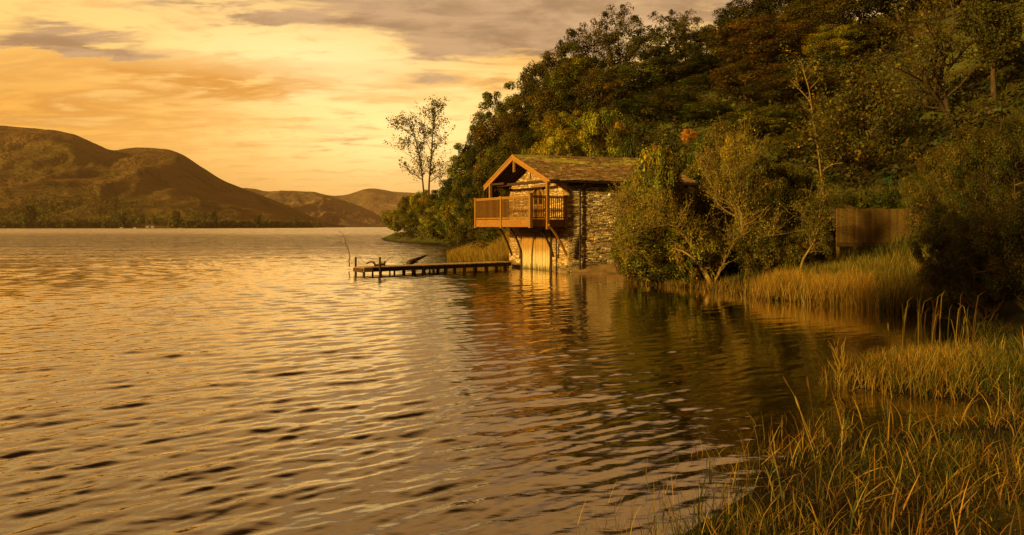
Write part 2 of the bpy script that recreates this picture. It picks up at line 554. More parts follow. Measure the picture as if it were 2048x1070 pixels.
def hill(name, prof, foot, ridge, mat, nz, seed, n=260, ext=1.35, amp=.14):
    prof = sorted(prof)
    pxs = np.linspace(prof[0][0], prof[-1][0], n)
    pys = np.interp(pxs, [p[0] for p in prof], [p[1] for p in prof])
    # soften the corners of the profile
    ker = np.ones(5) / 5; pys = np.convolve(np.pad(pys, 2, mode='edge'), ker, 'valid')
    fD = np.interp(pxs, [p[0] for p in foot], [p[1] for p in foot]); rD = np.interp(pxs, [p[0] for p in ridge], [p[1] for p in ridge])
    ss = np.concatenate([np.linspace(0, 1, 70), np.linspace(1, ext, 14)[1:]])
    V = []
    for s in ss:
        for px, py, a, c in zip(pxs, pys, fD, rD):
            D = a + (c - a) * s; x = (px - 1024) / F * D
            Zr = CAMZ + (HZ - py) / F * c
            if s <= 1: z = Zr * (0.15 * s + 0.85 * (s * s * (3 - 2 * s)) ** .92)
            else: z = Zr * (1 - ((s - 1) / (ext - 1)) ** 2 * 1.05)
            v = Vector((x / 230 * nz, D / 560 * nz, seed))
            f = noise.ridged_multi_fractal(v, 1.0, 2.1, 5, 1.0, 2.0) - 1.0
            env = max(0.0, math.sin(math.pi * min(s / .9, 1.0))) ** 1.1
            z += f * Zr * amp * env + noise.noise(v * 9) * Zr * .008 * (s > .05)
            V.append((x, D, z - (1 if s == 0 else 0)))
    m, k = len(ss), n
    idx = np.arange(m * k).reshape(m, k)
    Q = np.stack([idx[:-1, :-1], idx[:-1, 1:], idx[1:, 1:], idx[1:, :-1]], -1).reshape(-1, 4)
    me = npmesh(name, np.array(V), Q, smooth=True)
    return tag(link(name, me, mat), kind='structure'), (pxs, fD, rD, pys)


HMA = hill_mat('bracken_fell', (0.19, 0.115, 0.042), (0.155, 0.11, 0.032), (0.10, 0.064, 0.033), (0.22, 0.14, 0.055), .007)
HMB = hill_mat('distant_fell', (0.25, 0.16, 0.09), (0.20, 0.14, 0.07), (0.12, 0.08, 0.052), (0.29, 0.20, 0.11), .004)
hill('far_hill', [(380, 440), (440, 392), (480, 377), (510, 377), (530, 384), (560, 381), (600, 386), (650, 392), (690, 391), (712, 384), (735, 376), (760, 378),
                  (790, 384), (830, 386), (900, 400), (1000, 395), (1300, 410), (1800, 400)],
     [(380, 3300), (1800, 3600)], [(380, 4700), (1800, 4900)], HMB, .35, 5.2, 260, amp=.34)
hill('middle_hill', [(430, 452), (500, 410), (535, 389), (560, 381), (590, 382), (630, 384), (650, 389), (690, 402), (720, 412), (750, 426), (775, 440), (800, 452)],
     [(430, 2300), (800, 2600)], [(430, 3300), (800, 3500)], HMB, .7, 1.4, 240, amp=.34)
_, H1 = hill('left_hill', [(-1500, 300), (-900, 250), (-400, 262), (-150, 250), (0, 255), (60, 260), (110, 264), (150, 272), (190, 290), (224, 305), (262, 299), (300, 298),
                       (346, 303), (375, 317), (410, 340), (445, 362), (500, 383), (560, 405), (600, 423), (640, 441), (690, 452)],
     [(-1500, 800), (0, 900), (400, 980), (620, 1300), (690, 1900)], [(-1500, 1800), (0, 2000), (300, 2100), (450, 2050), (690, 2200)], HMA, 1.0, 3.3, 420)


def hill_z(px, D):
    """rough ground height of the left hill's foot"""
    pxs, fD, rD, pys = H1
    a = np.interp(px, pxs, fD); c = np.interp(px, pxs, rD); py = np.interp(px, pxs, pys)
    s = np.clip((D - a) / (c - a), 0, 1); Zr = CAMZ + (HZ - py) / F * c
    return Zr * (0.15 * s + .85 * (s * s * (3 - 2 * s)) ** .92)

# ------------------------------------------------------------------ the boathouse
WR = Vector((3.1, 38.9, 0)); UU = Vector((math.cos(math.radians(16)), math.sin(math.radians(16)), 0)); VV = Vector((-0.54, 0.84, 0)).normalized()
NF = Vector((-VV.y, VV.x, 0)); NF = Vector((-0.84, -0.54, 0)).normalized()     # outward from the gable wall
NS = Vector((UU.y, -UU.x, 0))                                                    # outward from the side wall
WLEN = 6.0; SLEN = 7.3; EAVE = 5.08; RIDGE = 6.70; VAP = 3.1; VLO = -0.6; VHI = 6.4; UFR = -1.4
house = empty('boathouse', WR, 0, 'stone boathouse over the lake with a mossy slate roof and an orange timber balcony', 'boathouse')


def local(o):
    """parts are modelled in place, then hung on the house"""
    o.parent = house
    o.matrix_parent_inverse.identity()
    o.location = -WR
    return o


def HW(u, v, z):
    return WR + UU * u + VV * v + Vector((0, 0, z))


R = random.Random(11)


def roof_z(v, drop=0.0):
    t = (v - VLO) / (VAP - VLO) if v < VAP else (VHI - v) / (VHI - VAP)
    return EAVE + (RIDGE - EAVE) * t - drop


def stone_wall(b, o, d, n, length, top, holes, bottom=-0.4, pal=None, seed=1, jig=0.05):
    """courses of rubble with open dark joints in front of a backing"""
    r = random.Random(seed)
    o = Vector(o); d = Vector(d); n = Vector(n)
    z = bottom
    while z < 7:
        h = r.choice([.055, .07, .085, .10, .12, .15])
        s = -r.uniform(0, .2)
        while s < length:
            w = r.uniform(.14, .46) * (0.7 + h * 4)
            s0, s1 = max(s, 0.0), min(s + w - .012, length)
            s += w
            if s1 - s0 < .05: continue
            mid = (s0 + s1) / 2
            if z + h > min(top(s0), top(s1)) : continue
            if any(s1 > a - .0 and s0 < c and z + h > zb and z < zt for a, c, zb, zt in holes): continue
            if r.random() < .03: continue
            if r.random() < .3: h = h * r.uniform(.8, 1.0)
            dep = r.uniform(.0, jig) + .03
            dz0, dz1 = r.uniform(-.008, .012), r.uniform(-.012, .008)
            c = pal(r, mid, z)
            z_ = .05 * math.sin(s0 * 1.9 + seed) + .035 * math.sin(s0 * 4.7 + z * 2)
            a = o + d * s0 + Vector((0, 0, z + dz0 + z_)) ; p = n * dep
            top_in = Vector((0, 0, h - .014))
            e = d * (s1 - s0)
            tilt = d * 0 + n * r.uniform(-.015, .02)
            k = min(.02, (s1 - s0) * .2)
            vs = [a, a + e, a + e + top_in, a + top_in,
                  a + p + d * k + Vector((0, 0, .008)), a + e + p + tilt - d * k + Vector((0, 0, .008 + dz1)),
                  a + e + p + tilt + top_in - d * k - Vector((0, 0, .010)), a + p + top_in + d * k - Vector((0, 0, .006 + dz1))]
            b.add(vs, [(4, 5, 6, 7), (0, 1, 5, 4), (1, 2, 6, 5), (2, 3, 7, 6), (3, 0, 4, 7)], c)
        z += h + .012


def pal_gable(r, s, z):
    k = r.random()
    c = (.46, .30, .13) if k < .4 else (.34, .21, .085) if k < .7 else (.25, .17, .08) if k < .88 else (.52, .38, .2)
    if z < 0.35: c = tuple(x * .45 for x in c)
    m = r.uniform(1.1, 1.6)
    return tuple(x * m for x in c)


def pal_side(r, s, z):
    k = r.random()
    c = (.46, .35, .19) if k < .34 else (.33, .24, .12) if k < .66 else (.18, .13, .07) if k < .82 else (.42, .27, .11) if k < .92 else (.62, .5, .32)
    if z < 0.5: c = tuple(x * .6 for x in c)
    m = r.uniform(.8, 1.75)
    return tuple(x * m for x in c)


# gable wall: backing with the two openings, then the stones
DOORS = [(1.53, 4.63, -1.0, 2.2)]          # lower boat door (s from WR)
HATCH = [(2.24, 3.52, 2.86, 4.86)]         # balcony door


def gtop(s):
    return roof_z(s, .22)


b = MB()
back = []
for (s0, s1, z0, z1) in [(0, 1.53, -1, 7), (4.63, 6.0, -1, 7), (1.53, 4.63, 2.2, 2.86), (1.53, 2.24, 2.86, 7), (3.52, 4.63, 2.86, 7), (2.24, 3.52, 4.86, 7)]:
    if s0 < VAP < s1: parts_ = [(s0, VAP), (VAP, s1)]
    else: parts_ = [(s0, s1)]
    for a, c in parts_:
        za, zc = min(z1, gtop(a)), min(z1, gtop(c))
        f = [HW(0, a, z0), HW(0, c, z0), HW(0, c, zc), HW(0, a, za)]
        bk = [p + UU * .4 for p in f]
        b.add(f + bk, [(0, 1, 2, 3), (4, 7, 6, 5), (0, 4, 5, 1), (1, 5, 6, 2), (2, 6, 7, 3), (3, 7, 4, 0)], (.24, .15, .06))
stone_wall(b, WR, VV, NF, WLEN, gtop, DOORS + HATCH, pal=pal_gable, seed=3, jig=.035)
gw = local(b.build('gable_wall', M['stone']))
b = MB()
b.box(HW(0.002, .40, -1), UU * SLEN, -VV * .38, (0, 0, EAVE - .05 + 1), (.19, .125, .06))
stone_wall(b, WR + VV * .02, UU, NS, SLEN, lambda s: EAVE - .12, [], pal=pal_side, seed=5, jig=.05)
sw = local(b.build('side_wall', M['stone']))
b = MB()
b.box(HW(0.002, WLEN - .4, -1), UU * SLEN, VV * .38, (0, 0, EAVE - .05 + 1), (.2, .14, .07))
f = [HW(SLEN, 0, -1), HW(SLEN, WLEN, -1), HW(SLEN, WLEN, EAVE), HW(SLEN, VAP, RIDGE - .25), HW(SLEN, 0, EAVE)]
b.add(f + [p + UU * .3 for p in f], [(0, 1, 2, 3, 4), (9, 8, 7, 6, 5)] + [(i, (i + 1) % 5, (i + 1) % 5 + 5, i + 5) for i in range(5)], (.2, .14, .07))
rw = local(b.build('rear_wall', M['stone']))
# light quoins between gable and side are part of the gable wall stones

# lower boat door: vertical boards, bleached at the foot
m_, g_, o_ = material('water_stained_boards')
co = objc(g_); zz_ = g_.node('ShaderNodeSeparateXYZ'); g_.l.new(co, zz_.inputs[0])
n = g_.noise(g_.mapping(co, (5, 5, .5)), 3, 6, .7, .3); n_ = g_.noise(co, 14, 4, .7)
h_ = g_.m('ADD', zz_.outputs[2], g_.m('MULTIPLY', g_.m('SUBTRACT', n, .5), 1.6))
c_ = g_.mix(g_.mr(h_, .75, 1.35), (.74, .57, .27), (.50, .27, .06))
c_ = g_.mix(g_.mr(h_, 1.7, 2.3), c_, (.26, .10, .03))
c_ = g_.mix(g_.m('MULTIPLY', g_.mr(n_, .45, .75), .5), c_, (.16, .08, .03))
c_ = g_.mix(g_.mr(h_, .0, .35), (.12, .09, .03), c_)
pbr(g_, o_, c_, .8, bumpn(g_, n_, .5, .02)); M['stained'] = m_
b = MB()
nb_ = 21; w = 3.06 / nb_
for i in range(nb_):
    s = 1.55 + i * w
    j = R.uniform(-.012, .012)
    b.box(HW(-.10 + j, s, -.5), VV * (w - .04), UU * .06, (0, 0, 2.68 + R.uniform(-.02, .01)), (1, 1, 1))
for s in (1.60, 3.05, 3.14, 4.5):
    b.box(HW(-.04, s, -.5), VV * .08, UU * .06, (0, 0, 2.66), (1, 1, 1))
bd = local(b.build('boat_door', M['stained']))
b = MB(); b.box(HW(-.16, 1.40, 2.19), VV * 3.36, UU * .12, (0, 0, .16)); local(b.build('door_lintel', M['dark_timber']))

# balcony door: arched double door with two arched panes
door = local(MB().build('balcony_door', M['timber'])) if False else None
b = MB()
Z0, Z1, A0, A1 = 2.88, 4.86, 2.26, 3.50
mid = (A0 + A1) / 2
r_ = (A1 - A0) / 2
for side in (-1, 1):                      # the two leaves, lower boarded half
    a, c = (A0 + .10, mid - .02) if side < 0 else (mid + .02, A1 - .10)
    b.box(HW(.02, a, Z0), VV * (c - a), UU * .05, (0, 0, .90))
    for k in range(4):
        x = a + (c - a) * k / 4
        b.box(HW(-.01, x + .01, Z0 + .06), VV * ((c - a) / 4 - .02), UU * .03, (0, 0, .78), (.8, .8, .8))
    b.box(HW(-.015, a, Z0 + .86), VV * (c - a), UU * .06, (0, 0, .12))
    b.box(HW(-.01, a, Z0 + .98), VV * .07, UU * .05, (0, 0, .95 if side > 0 else .62))
    b.box(HW(-.01, c - .07, Z0 + .98), VV * .07, UU * .05, (0, 0, .62 if side > 0 else .95))
door = local(b.build('balcony_door', M['timber']))
b = MB()
b.box(HW(-.06, A0 - .05, Z0), VV * .13, UU * .14, (0, 0, 1.36)); b.box(HW(-.06, A1 - .08, Z0), VV * .13, UU * .14, (0, 0, 1.36))
b.box(HW(-.06, mid - .035, Z0), VV * .07, UU * .1, (0, 0, 1.90))
N_ = 14
for i in range(N_):                       # the arch of the frame
    t0, t1 = math.pi * i / N_, math.pi * (i + 1) / N_
    def q(t, r): return mid - math.cos(t) * r, Z0 + 1.36 + math.sin(t) * r * 1.0
    (a0, z0), (a1, z1) = q(t0, r_ + .05), q(t1, r_ + .05); (c0, y0), (c1, y1) = q(t0, r_ - .09), q(t1, r_ - .09)
    f = [HW(-.065, a0, z0), HW(-.065, a1, z1), HW(-.065, c1, y1), HW(-.065, c0, y0)]
    b.add(f + [p + UU * .13 for p in f], [(3, 2, 1, 0), (4, 5, 6, 7), (0, 1, 5, 4), (2, 3, 7, 6)])
fr_ = b.build('door_frame', M['timber'], door)
b = MB()
for side in (-1, 1):                      # arched glass
    a, c = (A0 + .17, mid - .09) if side < 0 else (mid + .09, A1 - .17)
    pts = [(a, Z0 + .98), (c, Z0 + .98)]
    xs_ = np.linspace(c, a, 7)
    for x in xs_:
        d = abs(x - mid); zt = Z0 + 1.36 + math.sqrt(max(0, (r_ - .12) ** 2 - d * d))
        pts.append((x, zt))
    f = [HW(.03, x, z) for x, z in pts]
    b.add(f, [tuple(range(len(f)))])
b.build('pane', M['glass'], door)

# roof: boards below, slates above
b = MB()
SU = SLEN + .35 - UFR
for (va, vb) in ((VLO, VAP), (VHI, VAP)):
    a, c, d, e = HW(UFR, va, EAVE - .06), HW(UFR + SU, va, EAVE - .06), HW(UFR + SU, vb, RIDGE - .06), HW(UFR, vb, RIDGE - .06)
    dz = Vector((0, 0, -.07))
    b.add([a, c, d, e, a + dz, c + dz, d + dz, e + dz], [(0, 1, 2, 3), (7, 6, 5, 4), (0, 4, 5, 1), (1, 5, 6, 2), (2, 6, 7, 3), (3, 7, 4, 0)])
for i in range(7):                        # rafters seen in the porch
    u = UFR + .12 + i * .22
    for (va, vb) in ((VLO + .1, VAP), (VHI - .1, VAP)):
        b.bar(HW(u, va, roof_z(va) - .17), HW(u, vb, roof_z(vb) - .17), .05, .10)
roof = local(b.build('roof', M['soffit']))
b = MB()
rs = random.Random(5)
for side, (va, vb) in enumerate(((VLO, VAP), (VHI, VAP))):
    NR = 19
    for i in range(NR):
        t0 = i / NR; t1 = min(1.0, (i + 1.45) / NR)
        u = UFR - .05 - rs.uniform(0, .3)
        while u < UFR + SU:
            w = rs.uniform(.20, .44)
            u0, u1 = max(u, UFR - .04), min(u + w - .008, UFR + SU); u += w
            if u1 - u0 < .04: continue
            lift = rs.uniform(0, .022); tj = rs.uniform(-.008, .008)
            v0 = va + (vb - va) * (t0 + tj); v1 = va + (vb - va) * t1
            z0 = EAVE + (RIDGE - EAVE) * (t0 + tj) + .035 + lift; z1 = EAVE + (RIDGE - EAVE) * t1 - .005
            moss = noise.noise(Vector((u * .55, t0 * 3.0, 2.2 + side))) + .9 * (t0 - .62) + .55 * math.exp(-((u - UFR) / 3.2) ** 2) * (t0 - .2) + rs.uniform(-.18, .18)
            k = rs.random()
            c = (.19, .112, .045) if k < .45 else (.14, .085, .038) if k < .75 else (.25, .155, .065) if k < .92 else (.34, .22, .10)
            if moss > .42: c = (.27, .235, .04) if rs.random() < .7 else (.34, .27, .06)
            elif moss > .2 and rs.random() < .5: c = (.17, .13, .035)
            m = rs.uniform(1.0, 1.7); c = tuple(x * m for x in c)
            a, cc2, d, e = HW(u0, v0, z0), HW(u1, v0, z0 + rs.uniform(-.006, .006)), HW(u1, v1, z1), HW(u0, v1, z1)
            dz = Vector((0, 0, -.03))
            b.add([a, cc2, d, e, a + dz, cc2 + dz], [(0, 1, 2, 3), (0, 4, 5, 1), (1, 5, 2), (0, 3, 4)], c)
b.build('slates', M['slate'], roof)
b = MB()
u = UFR - .05
while u < UFR + SU:
    w = rs.uniform(.38, .48)
    c = rs.choice([(.17, .11, .05), (.26, .22, .05), (.32, .25, .08), (.20, .13, .06)])
    j = rs.uniform(-.015, .02)
    f = [HW(u, VAP - .20, RIDGE - .03 + j), HW(u + w - .02, VAP - .20, RIDGE - .03 + j), HW(u + w - .02, VAP, RIDGE + .09 + j), HW(u, VAP, RIDGE + .09 + j),
         HW(u, VAP + .20, RIDGE - .03 + j), HW(u + w - .02, VAP + .20, RIDGE - .03 + j)]
    b.add(f, [(0, 1, 2, 3), (3, 2, 5, 4), (0, 3, 4), (1, 5, 2)], c); u += w
b.build('ridge_tiles', M['slate'], roof)
b = MB()
for (va, vb) in ((VLO - .02, VAP), (VHI + .02, VAP)):
    a, c = HW(UFR - .06, va, EAVE - .0), HW(UFR - .06, vb, RIDGE + .05)
    dz = Vector((0, 0, -.30)); n_ = UU * .055
    b.add([a, c, c + dz * 1.05, a + dz, a + n_, c + n_, c + dz * 1.05 + n_, a + dz + n_], [(0, 1, 2, 3), (7, 6, 5, 4), (0, 4, 5, 1), (1, 5, 6, 2), (2, 6, 7, 3), (3, 7, 4, 0)], (1.15, 1.1, 1.0))
    # a narrow upper fillet
    a2, c2 = a - n_ * .6 + Vector((0, 0, .012)), c - n_ * .6 + Vector((0, 0, .012)); dz2 = Vector((0, 0, -.09))
    b.add([a2, c2, c2 + dz2, a2 + dz2, a2 + n_ * .6, c2 + n_ * .6, c2 + dz2 + n_ * .6, a2 + dz2 + n_ * .6], [(0, 1, 2, 3), (0, 4, 5, 1), (1, 5, 6, 2), (2, 6, 7, 3), (3, 7, 4, 0)], (1.3, 1.25, 1.1))
b.build('barge_board', M['timber'], roof)
b = MB(); b.box(HW(UFR - .01, VAP - .05, RIDGE - .95), VV * .10, UU * .10, (0, 0, .9)); b.build('king_post', M['timber'], roof)
b = MB()
b.bar(HW(UFR + .3, VLO + 1.0, EAVE - .02), HW(UFR + .3, VHI - 1.0, EAVE - .02), .09, .16)
b.bar(HW(UFR + .3, VHI - .75, EAVE - .22), HW(0, VHI - .75, EAVE - .22), .10, .12)
b.bar(HW(UFR + .05, VHI - .75, EAVE + .06), HW(UFR + .05, VHI - 2.2, EAVE + .06), .08, .12)
b.build('tie_beam', M['soffit'], roof)

# gutter and downpipe
b = MB()
n = 10
A, B = HW(UFR + .12, VLO - .07, EAVE - .06), HW(UFR + SU - .1, VLO - .07, EAVE - .10)
for k in range(n):
    t0, t1 = math.pi * k / n, math.pi * (k + 1) / n
    def gq(P, t): return P - VV * (math.cos(t) * .07) * -1 - Vector((0, 0, math.sin(t) * .075))
    b.add([gq(A, t0), gq(B, t0), gq(B, t1), gq(A, t1)], [(0, 1, 2, 3)])
b.bar(HW(0.15, VLO + .09, EAVE - .12), HW(SLEN, VLO + .09, EAVE - .12), .03, .18)
b.bar(HW(0.1, .0, EAVE - .10), HW(SLEN, 0., EAVE - .10), .10, .14)
local(b.build('gutter', M['iron']))
b = MB()
pb = HW(.62, -.17, 0); pt = HW(.62, -.17, EAVE - .45)
b.tube([Vector((pb.x, pb.y, .15)), pt, HW(.62, VLO - .05, EAVE - .15)], .05, 8)
for z in (.9, 1.9, 2.9, 3.9): b.tube([Vector((pb.x, pb.y, z)), Vector((pb.x, pb.y, z + .07))], .068, 8)
local(b.build('downpipe', M['iron']))
b = MB()
lp = WR + UU * 2.46 + NS * .12 + Vector((0, 0, 4.33))
ring = []
b.tube([lp - NS * .08, lp + NS * .02, lp + NS * .09, lp + NS * .13], [.05, .11, .10, .03], 12)
local(b.build('wall_lamp', M['white'], smooth=True))

# balcony
BN = Vector((.99, 37.3, 0)); BL = Vector((-2.19, 42.5, 0)); BR = Vector((2.96, 38.7, 0))
e1 = (BL - BN).normalized(); e2 = (BR - BN).normalized(); L1 = (BL - BN).length; L2 = (BR - BN).length
balc = local(MB().build('balcony', M['deck'])) if False else None
b = MB()
poly = [BN, BL, HW(-.03, 5.8, 0), HW(-.03, .15, 0), BR]
poly = [Vector((p.x, p.y, 0)) for p in poly]
up = Vector((0, 0, 1))
cen = sum(poly, Vector()) / 5
b.add([p + up * 2.94 for p in poly] + [p + up * 2.86 for p in poly], [(4, 3, 2, 1, 0), (5, 6, 7, 8, 9)] + [(i, (i + 1) % 5, (i + 1) % 5 + 5, i + 5) for i in range(5)])
balc = local(b.build('balcony', M['deck']))
b = MB()
for k in range(9):                        # joists below
    t = (k + .5) / 9
    p = BN + e1 * (L1 * t) + e2 * .1
    q = HW(-.05, .35 + t * 5.3, 0)
    b.bar(p + up * 2.76, Vector((q.x, q.y, 2.76)), .07, .18)
b.bar(BN + e1 * .3 + e2 * .55 + up * 2.58, BL - e1 * .3 + e2 * .55 + up * 2.58, .14, .16)
b.bar(BN + e2 * .3 + e1 * .5 + up * 2.60, BR - e2 * .1 + e1 * .5 + up * 2.60, .12, .14)
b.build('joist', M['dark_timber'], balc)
b = MB()
b.bar(BN + up * 2.735 + e1 * .06, BL + up * 2.735 - e1 * .06, .05, .42, (1.05, 1, 1)); b.build('fascia', M['timber'], balc)
b = MB(); b.bar(BN + up * 2.735 + e2 * .06, BR + up * 2.735, .05, .42, (.85, .8, .8)); b.build('fascia', M['timber'], balc)
b = MB(); b.bar(BL + up * 2.735 + e2 * .06, BL + e2 * 1.7 + up * 2.735, .05, .42, (.85, .8, .8)); b.build('fascia', M['timber'], balc)
POSTS = [(BN, 2.48, 4.34, .17), (BN + e1 * L1 / 2, 2.46, 4.28, .15), (BL, 2.46, 4.28, .15), (BR, 2.46, 4.28, .16)]
for p, z0, z1, w in POSTS:
    b = MB(); b.bar(p + up * z0, p + up * (z1 - .05), w, w, up=(e1.x, e1.y, 0)); b.bar(p + up * (z1 - .05), p + up * z1, w + .05, w + .05, (1.1, 1.1, 1.1), up=(e1.x, e1.y, 0))
    b.build('railing_post', M['timber'], balc)
pr = BN + e2 * 1.08 - e1 * .10; pl = Vector((-1.33, 43.1, 0))
for p, z0, z1 in ((pr, 2.40, 4.98), (pl, 2.9, 5.12)):
    b = MB(); b.bar(p + up * z0, p + up * z1, .15, .15, up=(e1.x, e1.y, 0)); b.build('porch_post', M['timber'], balc)
b = MB(); b.bar(pr + up * 4.93, HW(UFR + .1, VLO + .25, 4.93), .10, .12); b.bar(HW(UFR + .05, VLO + .15, 4.96), HW(0, VLO + .3, 4.96), .1, .12); b.build('porch_plate', M['timber'], balc)
for (A, B_) in ((BN, BN + e1 * L1 / 2), (BN + e1 * L1 / 2, BL), (BN, BR), (BL, BL + e2 * 1.7)):
    dd = (B_ - A).normalized(); L = (B_ - A).length
    b = MB()
    b.bar(A + dd * .08 + up * 4.20, B_ - dd * .08 + up * 4.20, .11, .05, (1.25, 1.2, 1.1)); b.bar(A + dd * .08 + up * 4.13, B_ - dd * .08 + up * 4.13, .05, .07)
    b.build('handrail', M['timber'], balc)
    b = MB(); b.bar(A + dd * .08 + up * 3.02, B_ - dd * .08 + up * 3.02, .05, .07); b.build('bottom_rail', M['timber'], balc)
    n = int(L / .135)
    sh = None
    for i in range(1, n):
        p = A + dd * (L * i / n)
        if sh is None:
            b = MB(); b.bar(Vector((0, 0, 3.05)), Vector((0, 0, 4.11)), .034, .034, (.9, .9, .9), up=(e1.x, e1.y, 0)); sh = b.mesh('baluster')
        link('baluster', sh, M['timber'], balc, (p.x, p.y, 0))
# curved braces carrying the balcony
def brace(px0, py0, D0, px1, py1, D1, w=.13, mat='dark_timber', sag=.18, tail=None):
    b = MB()
    a = Vector((*P2(px0, D0), ZP(py0, D0))); c = Vector((*P2(px1, D1), ZP(py1, D1)))
    pts = []
    for i in range(9):
        t = i / 8; p = a.lerp(c, t) + Vector((0, 0, 1)) * sag * 4 * t * (1 - t)
        pts.append(p)
    if tail is not None: pts.append(Vector((c.x, c.y, tail)))
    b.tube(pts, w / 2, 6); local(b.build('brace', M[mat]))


brace(1000, 458, 41.6, 1024, 511, 42.6, .13)
brace(1021, 458, 40.4, 1043, 505, 41.2, .13, tail=-.4)
brace(1082, 460, 38.6, 1107, 513, 39.35, .13)
brace(1097, 450, 37.6, 1133, 511, 38.55, .15, 'timber')
for px, D, z1 in ((1101.5, 39.45, 2.5),):
    b = MB(); p = Vector((*P2(px, D), 0)); b.tube([p - up * .5, p + up * z1], .075, 8); local(b.build('pile', M['dark_timber']))

# ------------------------------------------------------------------ concrete slip beside the boathouse
m_, g_, o_ = material('worn_concrete'); co = objc(g_); n = g_.noise(co, 3, 6, .7); n_ = g_.noise(co, .8, 3, .6)
pbr(g_, o_, g_.mix(g_.mr(n_, .4, .6), g_.mix(g_.mr(n, .35, .7), (.30, .18, .07), (.40, .25, .10)), (.20, .12, .045)), .85, bumpn(g_, n, .6, .03)); M['concrete'] = m_
sl = [Vector((*P2(1136, 37.9), -.25)), Vector((*P2(1195, 36.4), -.25)), Vector((*P2(1262, 37.0), -.2)), Vector((*P2(1275, 40.0), .62)), Vector((*P2(1215, 39.9), .52)), Vector((*P2(1146, 39.0), .12))]
NSL = 26; vs = []
for j in range(NSL + 1):
    for i in range(NSL + 1):
        s, t = i / NSL, j / NSL
        lo = sl[0].lerp(sl[1], s * 2) if s < .5 else sl[1].lerp(sl[2], s * 2 - 1); hi = sl[5].lerp(sl[4], s * 2) if s < .5 else sl[4].lerp(sl[3], s * 2 - 1)
        p = lo.lerp(hi, t); p.z += .035 * noise.noise(p * 1.7) + .012 * noise.noise(p * 9); vs.append(p)
b = MB(); b.add(vs, [(j * (NSL + 1) + i, j * (NSL + 1) + i + 1, (j + 1) * (NSL + 1) + i + 1, (j + 1) * (NSL + 1) + i) for j in range(NSL) for i in range(NSL)])
bot = [p - up * .5 for p in sl]; b.add(sl + bot, [(i, (i + 1) % 6, (i + 1) % 6 + 6, i + 6) for i in range(6)])
tag(b.build('slipway', M['concrete']), 'worn brown concrete slipway sloping into the water at the foot of the stone side wall', 'slipway')

# ------------------------------------------------------------------ the jetty
JA = Vector((-7.70, 36.3, 0)); JB = Vector((-.02, 42.2, 0)); jd = (JB - JA).normalized(); jn = Vector((-jd.y, jd.x, 0)); JL = (JB - JA).length; JW = 1.15; JZ = .42
jet = empty('jetty', JA, 0, 'low wooden jetty on short dark piles reaching out from the boathouse', 'jetty')


def jl(o): o.parent = jet; o.location = -JA; return o


b = MB(); s = 0.0
rj = random.Random(4)
while s < JL - .05:
    w = rj.uniform(.135, .15); c = rj.uniform(.75, 1.2)
    b.box(JA + jd * s - jn * rj.uniform(0, .03) + up * (JZ - .045 + rj.uniform(-.006, .006)), jd * (w - .012), jn * (JW + rj.uniform(0, .05)), up * .045, (c, c, c)); s += w
jl(b.build('deck', M['deck']))
b = MB()
for o in (.03, JW / 2, JW - .10):
    b.box(JA + jn * o + up * (JZ - .045 - .20), jd * JL, jn * .07, up * .198)
b.box(JA - jd * .05 + up * (JZ - .26), jd * .05, jn * JW, up * .21, (1.6, 1.5, 1.4))
jl(b.build('beam', M['dark_timber']))
b = MB(); b.box(JA - jn * .052 + up * (JZ - .24), jd * .50, jn * .05, up * .22); jl(b.build('end_board', M['deck']))
for i, (s, z1, r) in enumerate([(.05, .28, .07), (.55, .28, .05), (.92, .95, .06), (1.55, .28, .045), (2.35, .28, .06), (2.95, .28, .085), (3.6, .28, .09), (4.25, .28, .075), (4.6, .28, .05),
                                (5.1, .28, .08), (5.6, .28, .055), (6.3, .28, .08), (7.0, .28, .07), (7.8, .28, .08), (8.6, .28, .07), (9.3, .28, .08)]):
    for o in ((-.03,) if z1 > .5 else (.06, JW - .1)):
        p = JA + jd * s + jn * o
        b = MB(); b.tube([p - up * .9, p + up * z1], [r * 1.05, r * .95], 8, cap=True); jl(b.build('pile', M['dark_timber']))
p = JA + jd * .12 + jn * (JW + .05)
b = MB(); b.tube([p - up * .9, p + up * .92], [.06, .055], 8); jl(b.build('pile', M['dark_timber']))

# driftwood and twigs at the jetty's end
def stick(name, pts, r, mat, label, cat, seed=0, twigs=(), leaves=0, leafcol=(.06, .04, .012)):
    b = MB(); pts = [Vector(p) for p in pts]
    b.tube(pts, [r[0] + (r[1] - r[0]) * i / (len(pts) - 1) for i in range(len(pts))], 6)
    for tp, tr in twigs: b.tube([Vector(p) for p in tp], [tr * (1 - .7 * i / (len(tp) - 1)) for i in range(len(tp))], 5)
    o = b.build(name, M[mat], smooth=True)
    return tag(o, label, cat)


def pp3(px, py, D): return Vector((*P2(px, D), ZP(py, D)))


D0 = 37.4
stick('driftwood_branch', [pp3(733, 524, D0), pp3(738, 521.5, D0), pp3(743, 520, D0), pp3(748, 521.5, D0), pp3(751, 527, D0), pp3(757, 526.5, D0 + .1), pp3(763, 526, D0 + .2), pp3(768, 525, D0 + .3), pp3(770, 520, D0 + .3)], (.035, .07), 'bark',
      'dark crooked driftwood branch lying on the outer end of the jetty', 'driftwood',
      twigs=[([pp3(768, 526, D0 + .3), pp3(763, 522, D0 + .3), pp3(762, 521, D0 + .3)], .05), ([pp3(769, 530, D0 + .3), pp3(769.5, 522, D0 + .3)], .06), ([pp3(751, 530, D0), pp3(748, 523, D0), pp3(741, 519.5, D0)], .065),
             ([pp3(770, 520, D0 + .3), pp3(780, 513, D0 + .2), pp3(790, 506, D0)], .014), ([pp3(733, 524, D0), pp3(727, 520, D0), pp3(716, 507, D0)], .013), ([pp3(757, 526, D0), pp3(759, 515, D0), pp3(758, 508, D0)], .010)])
bpy.data.objects['driftwood_branch'].location.z = -.09
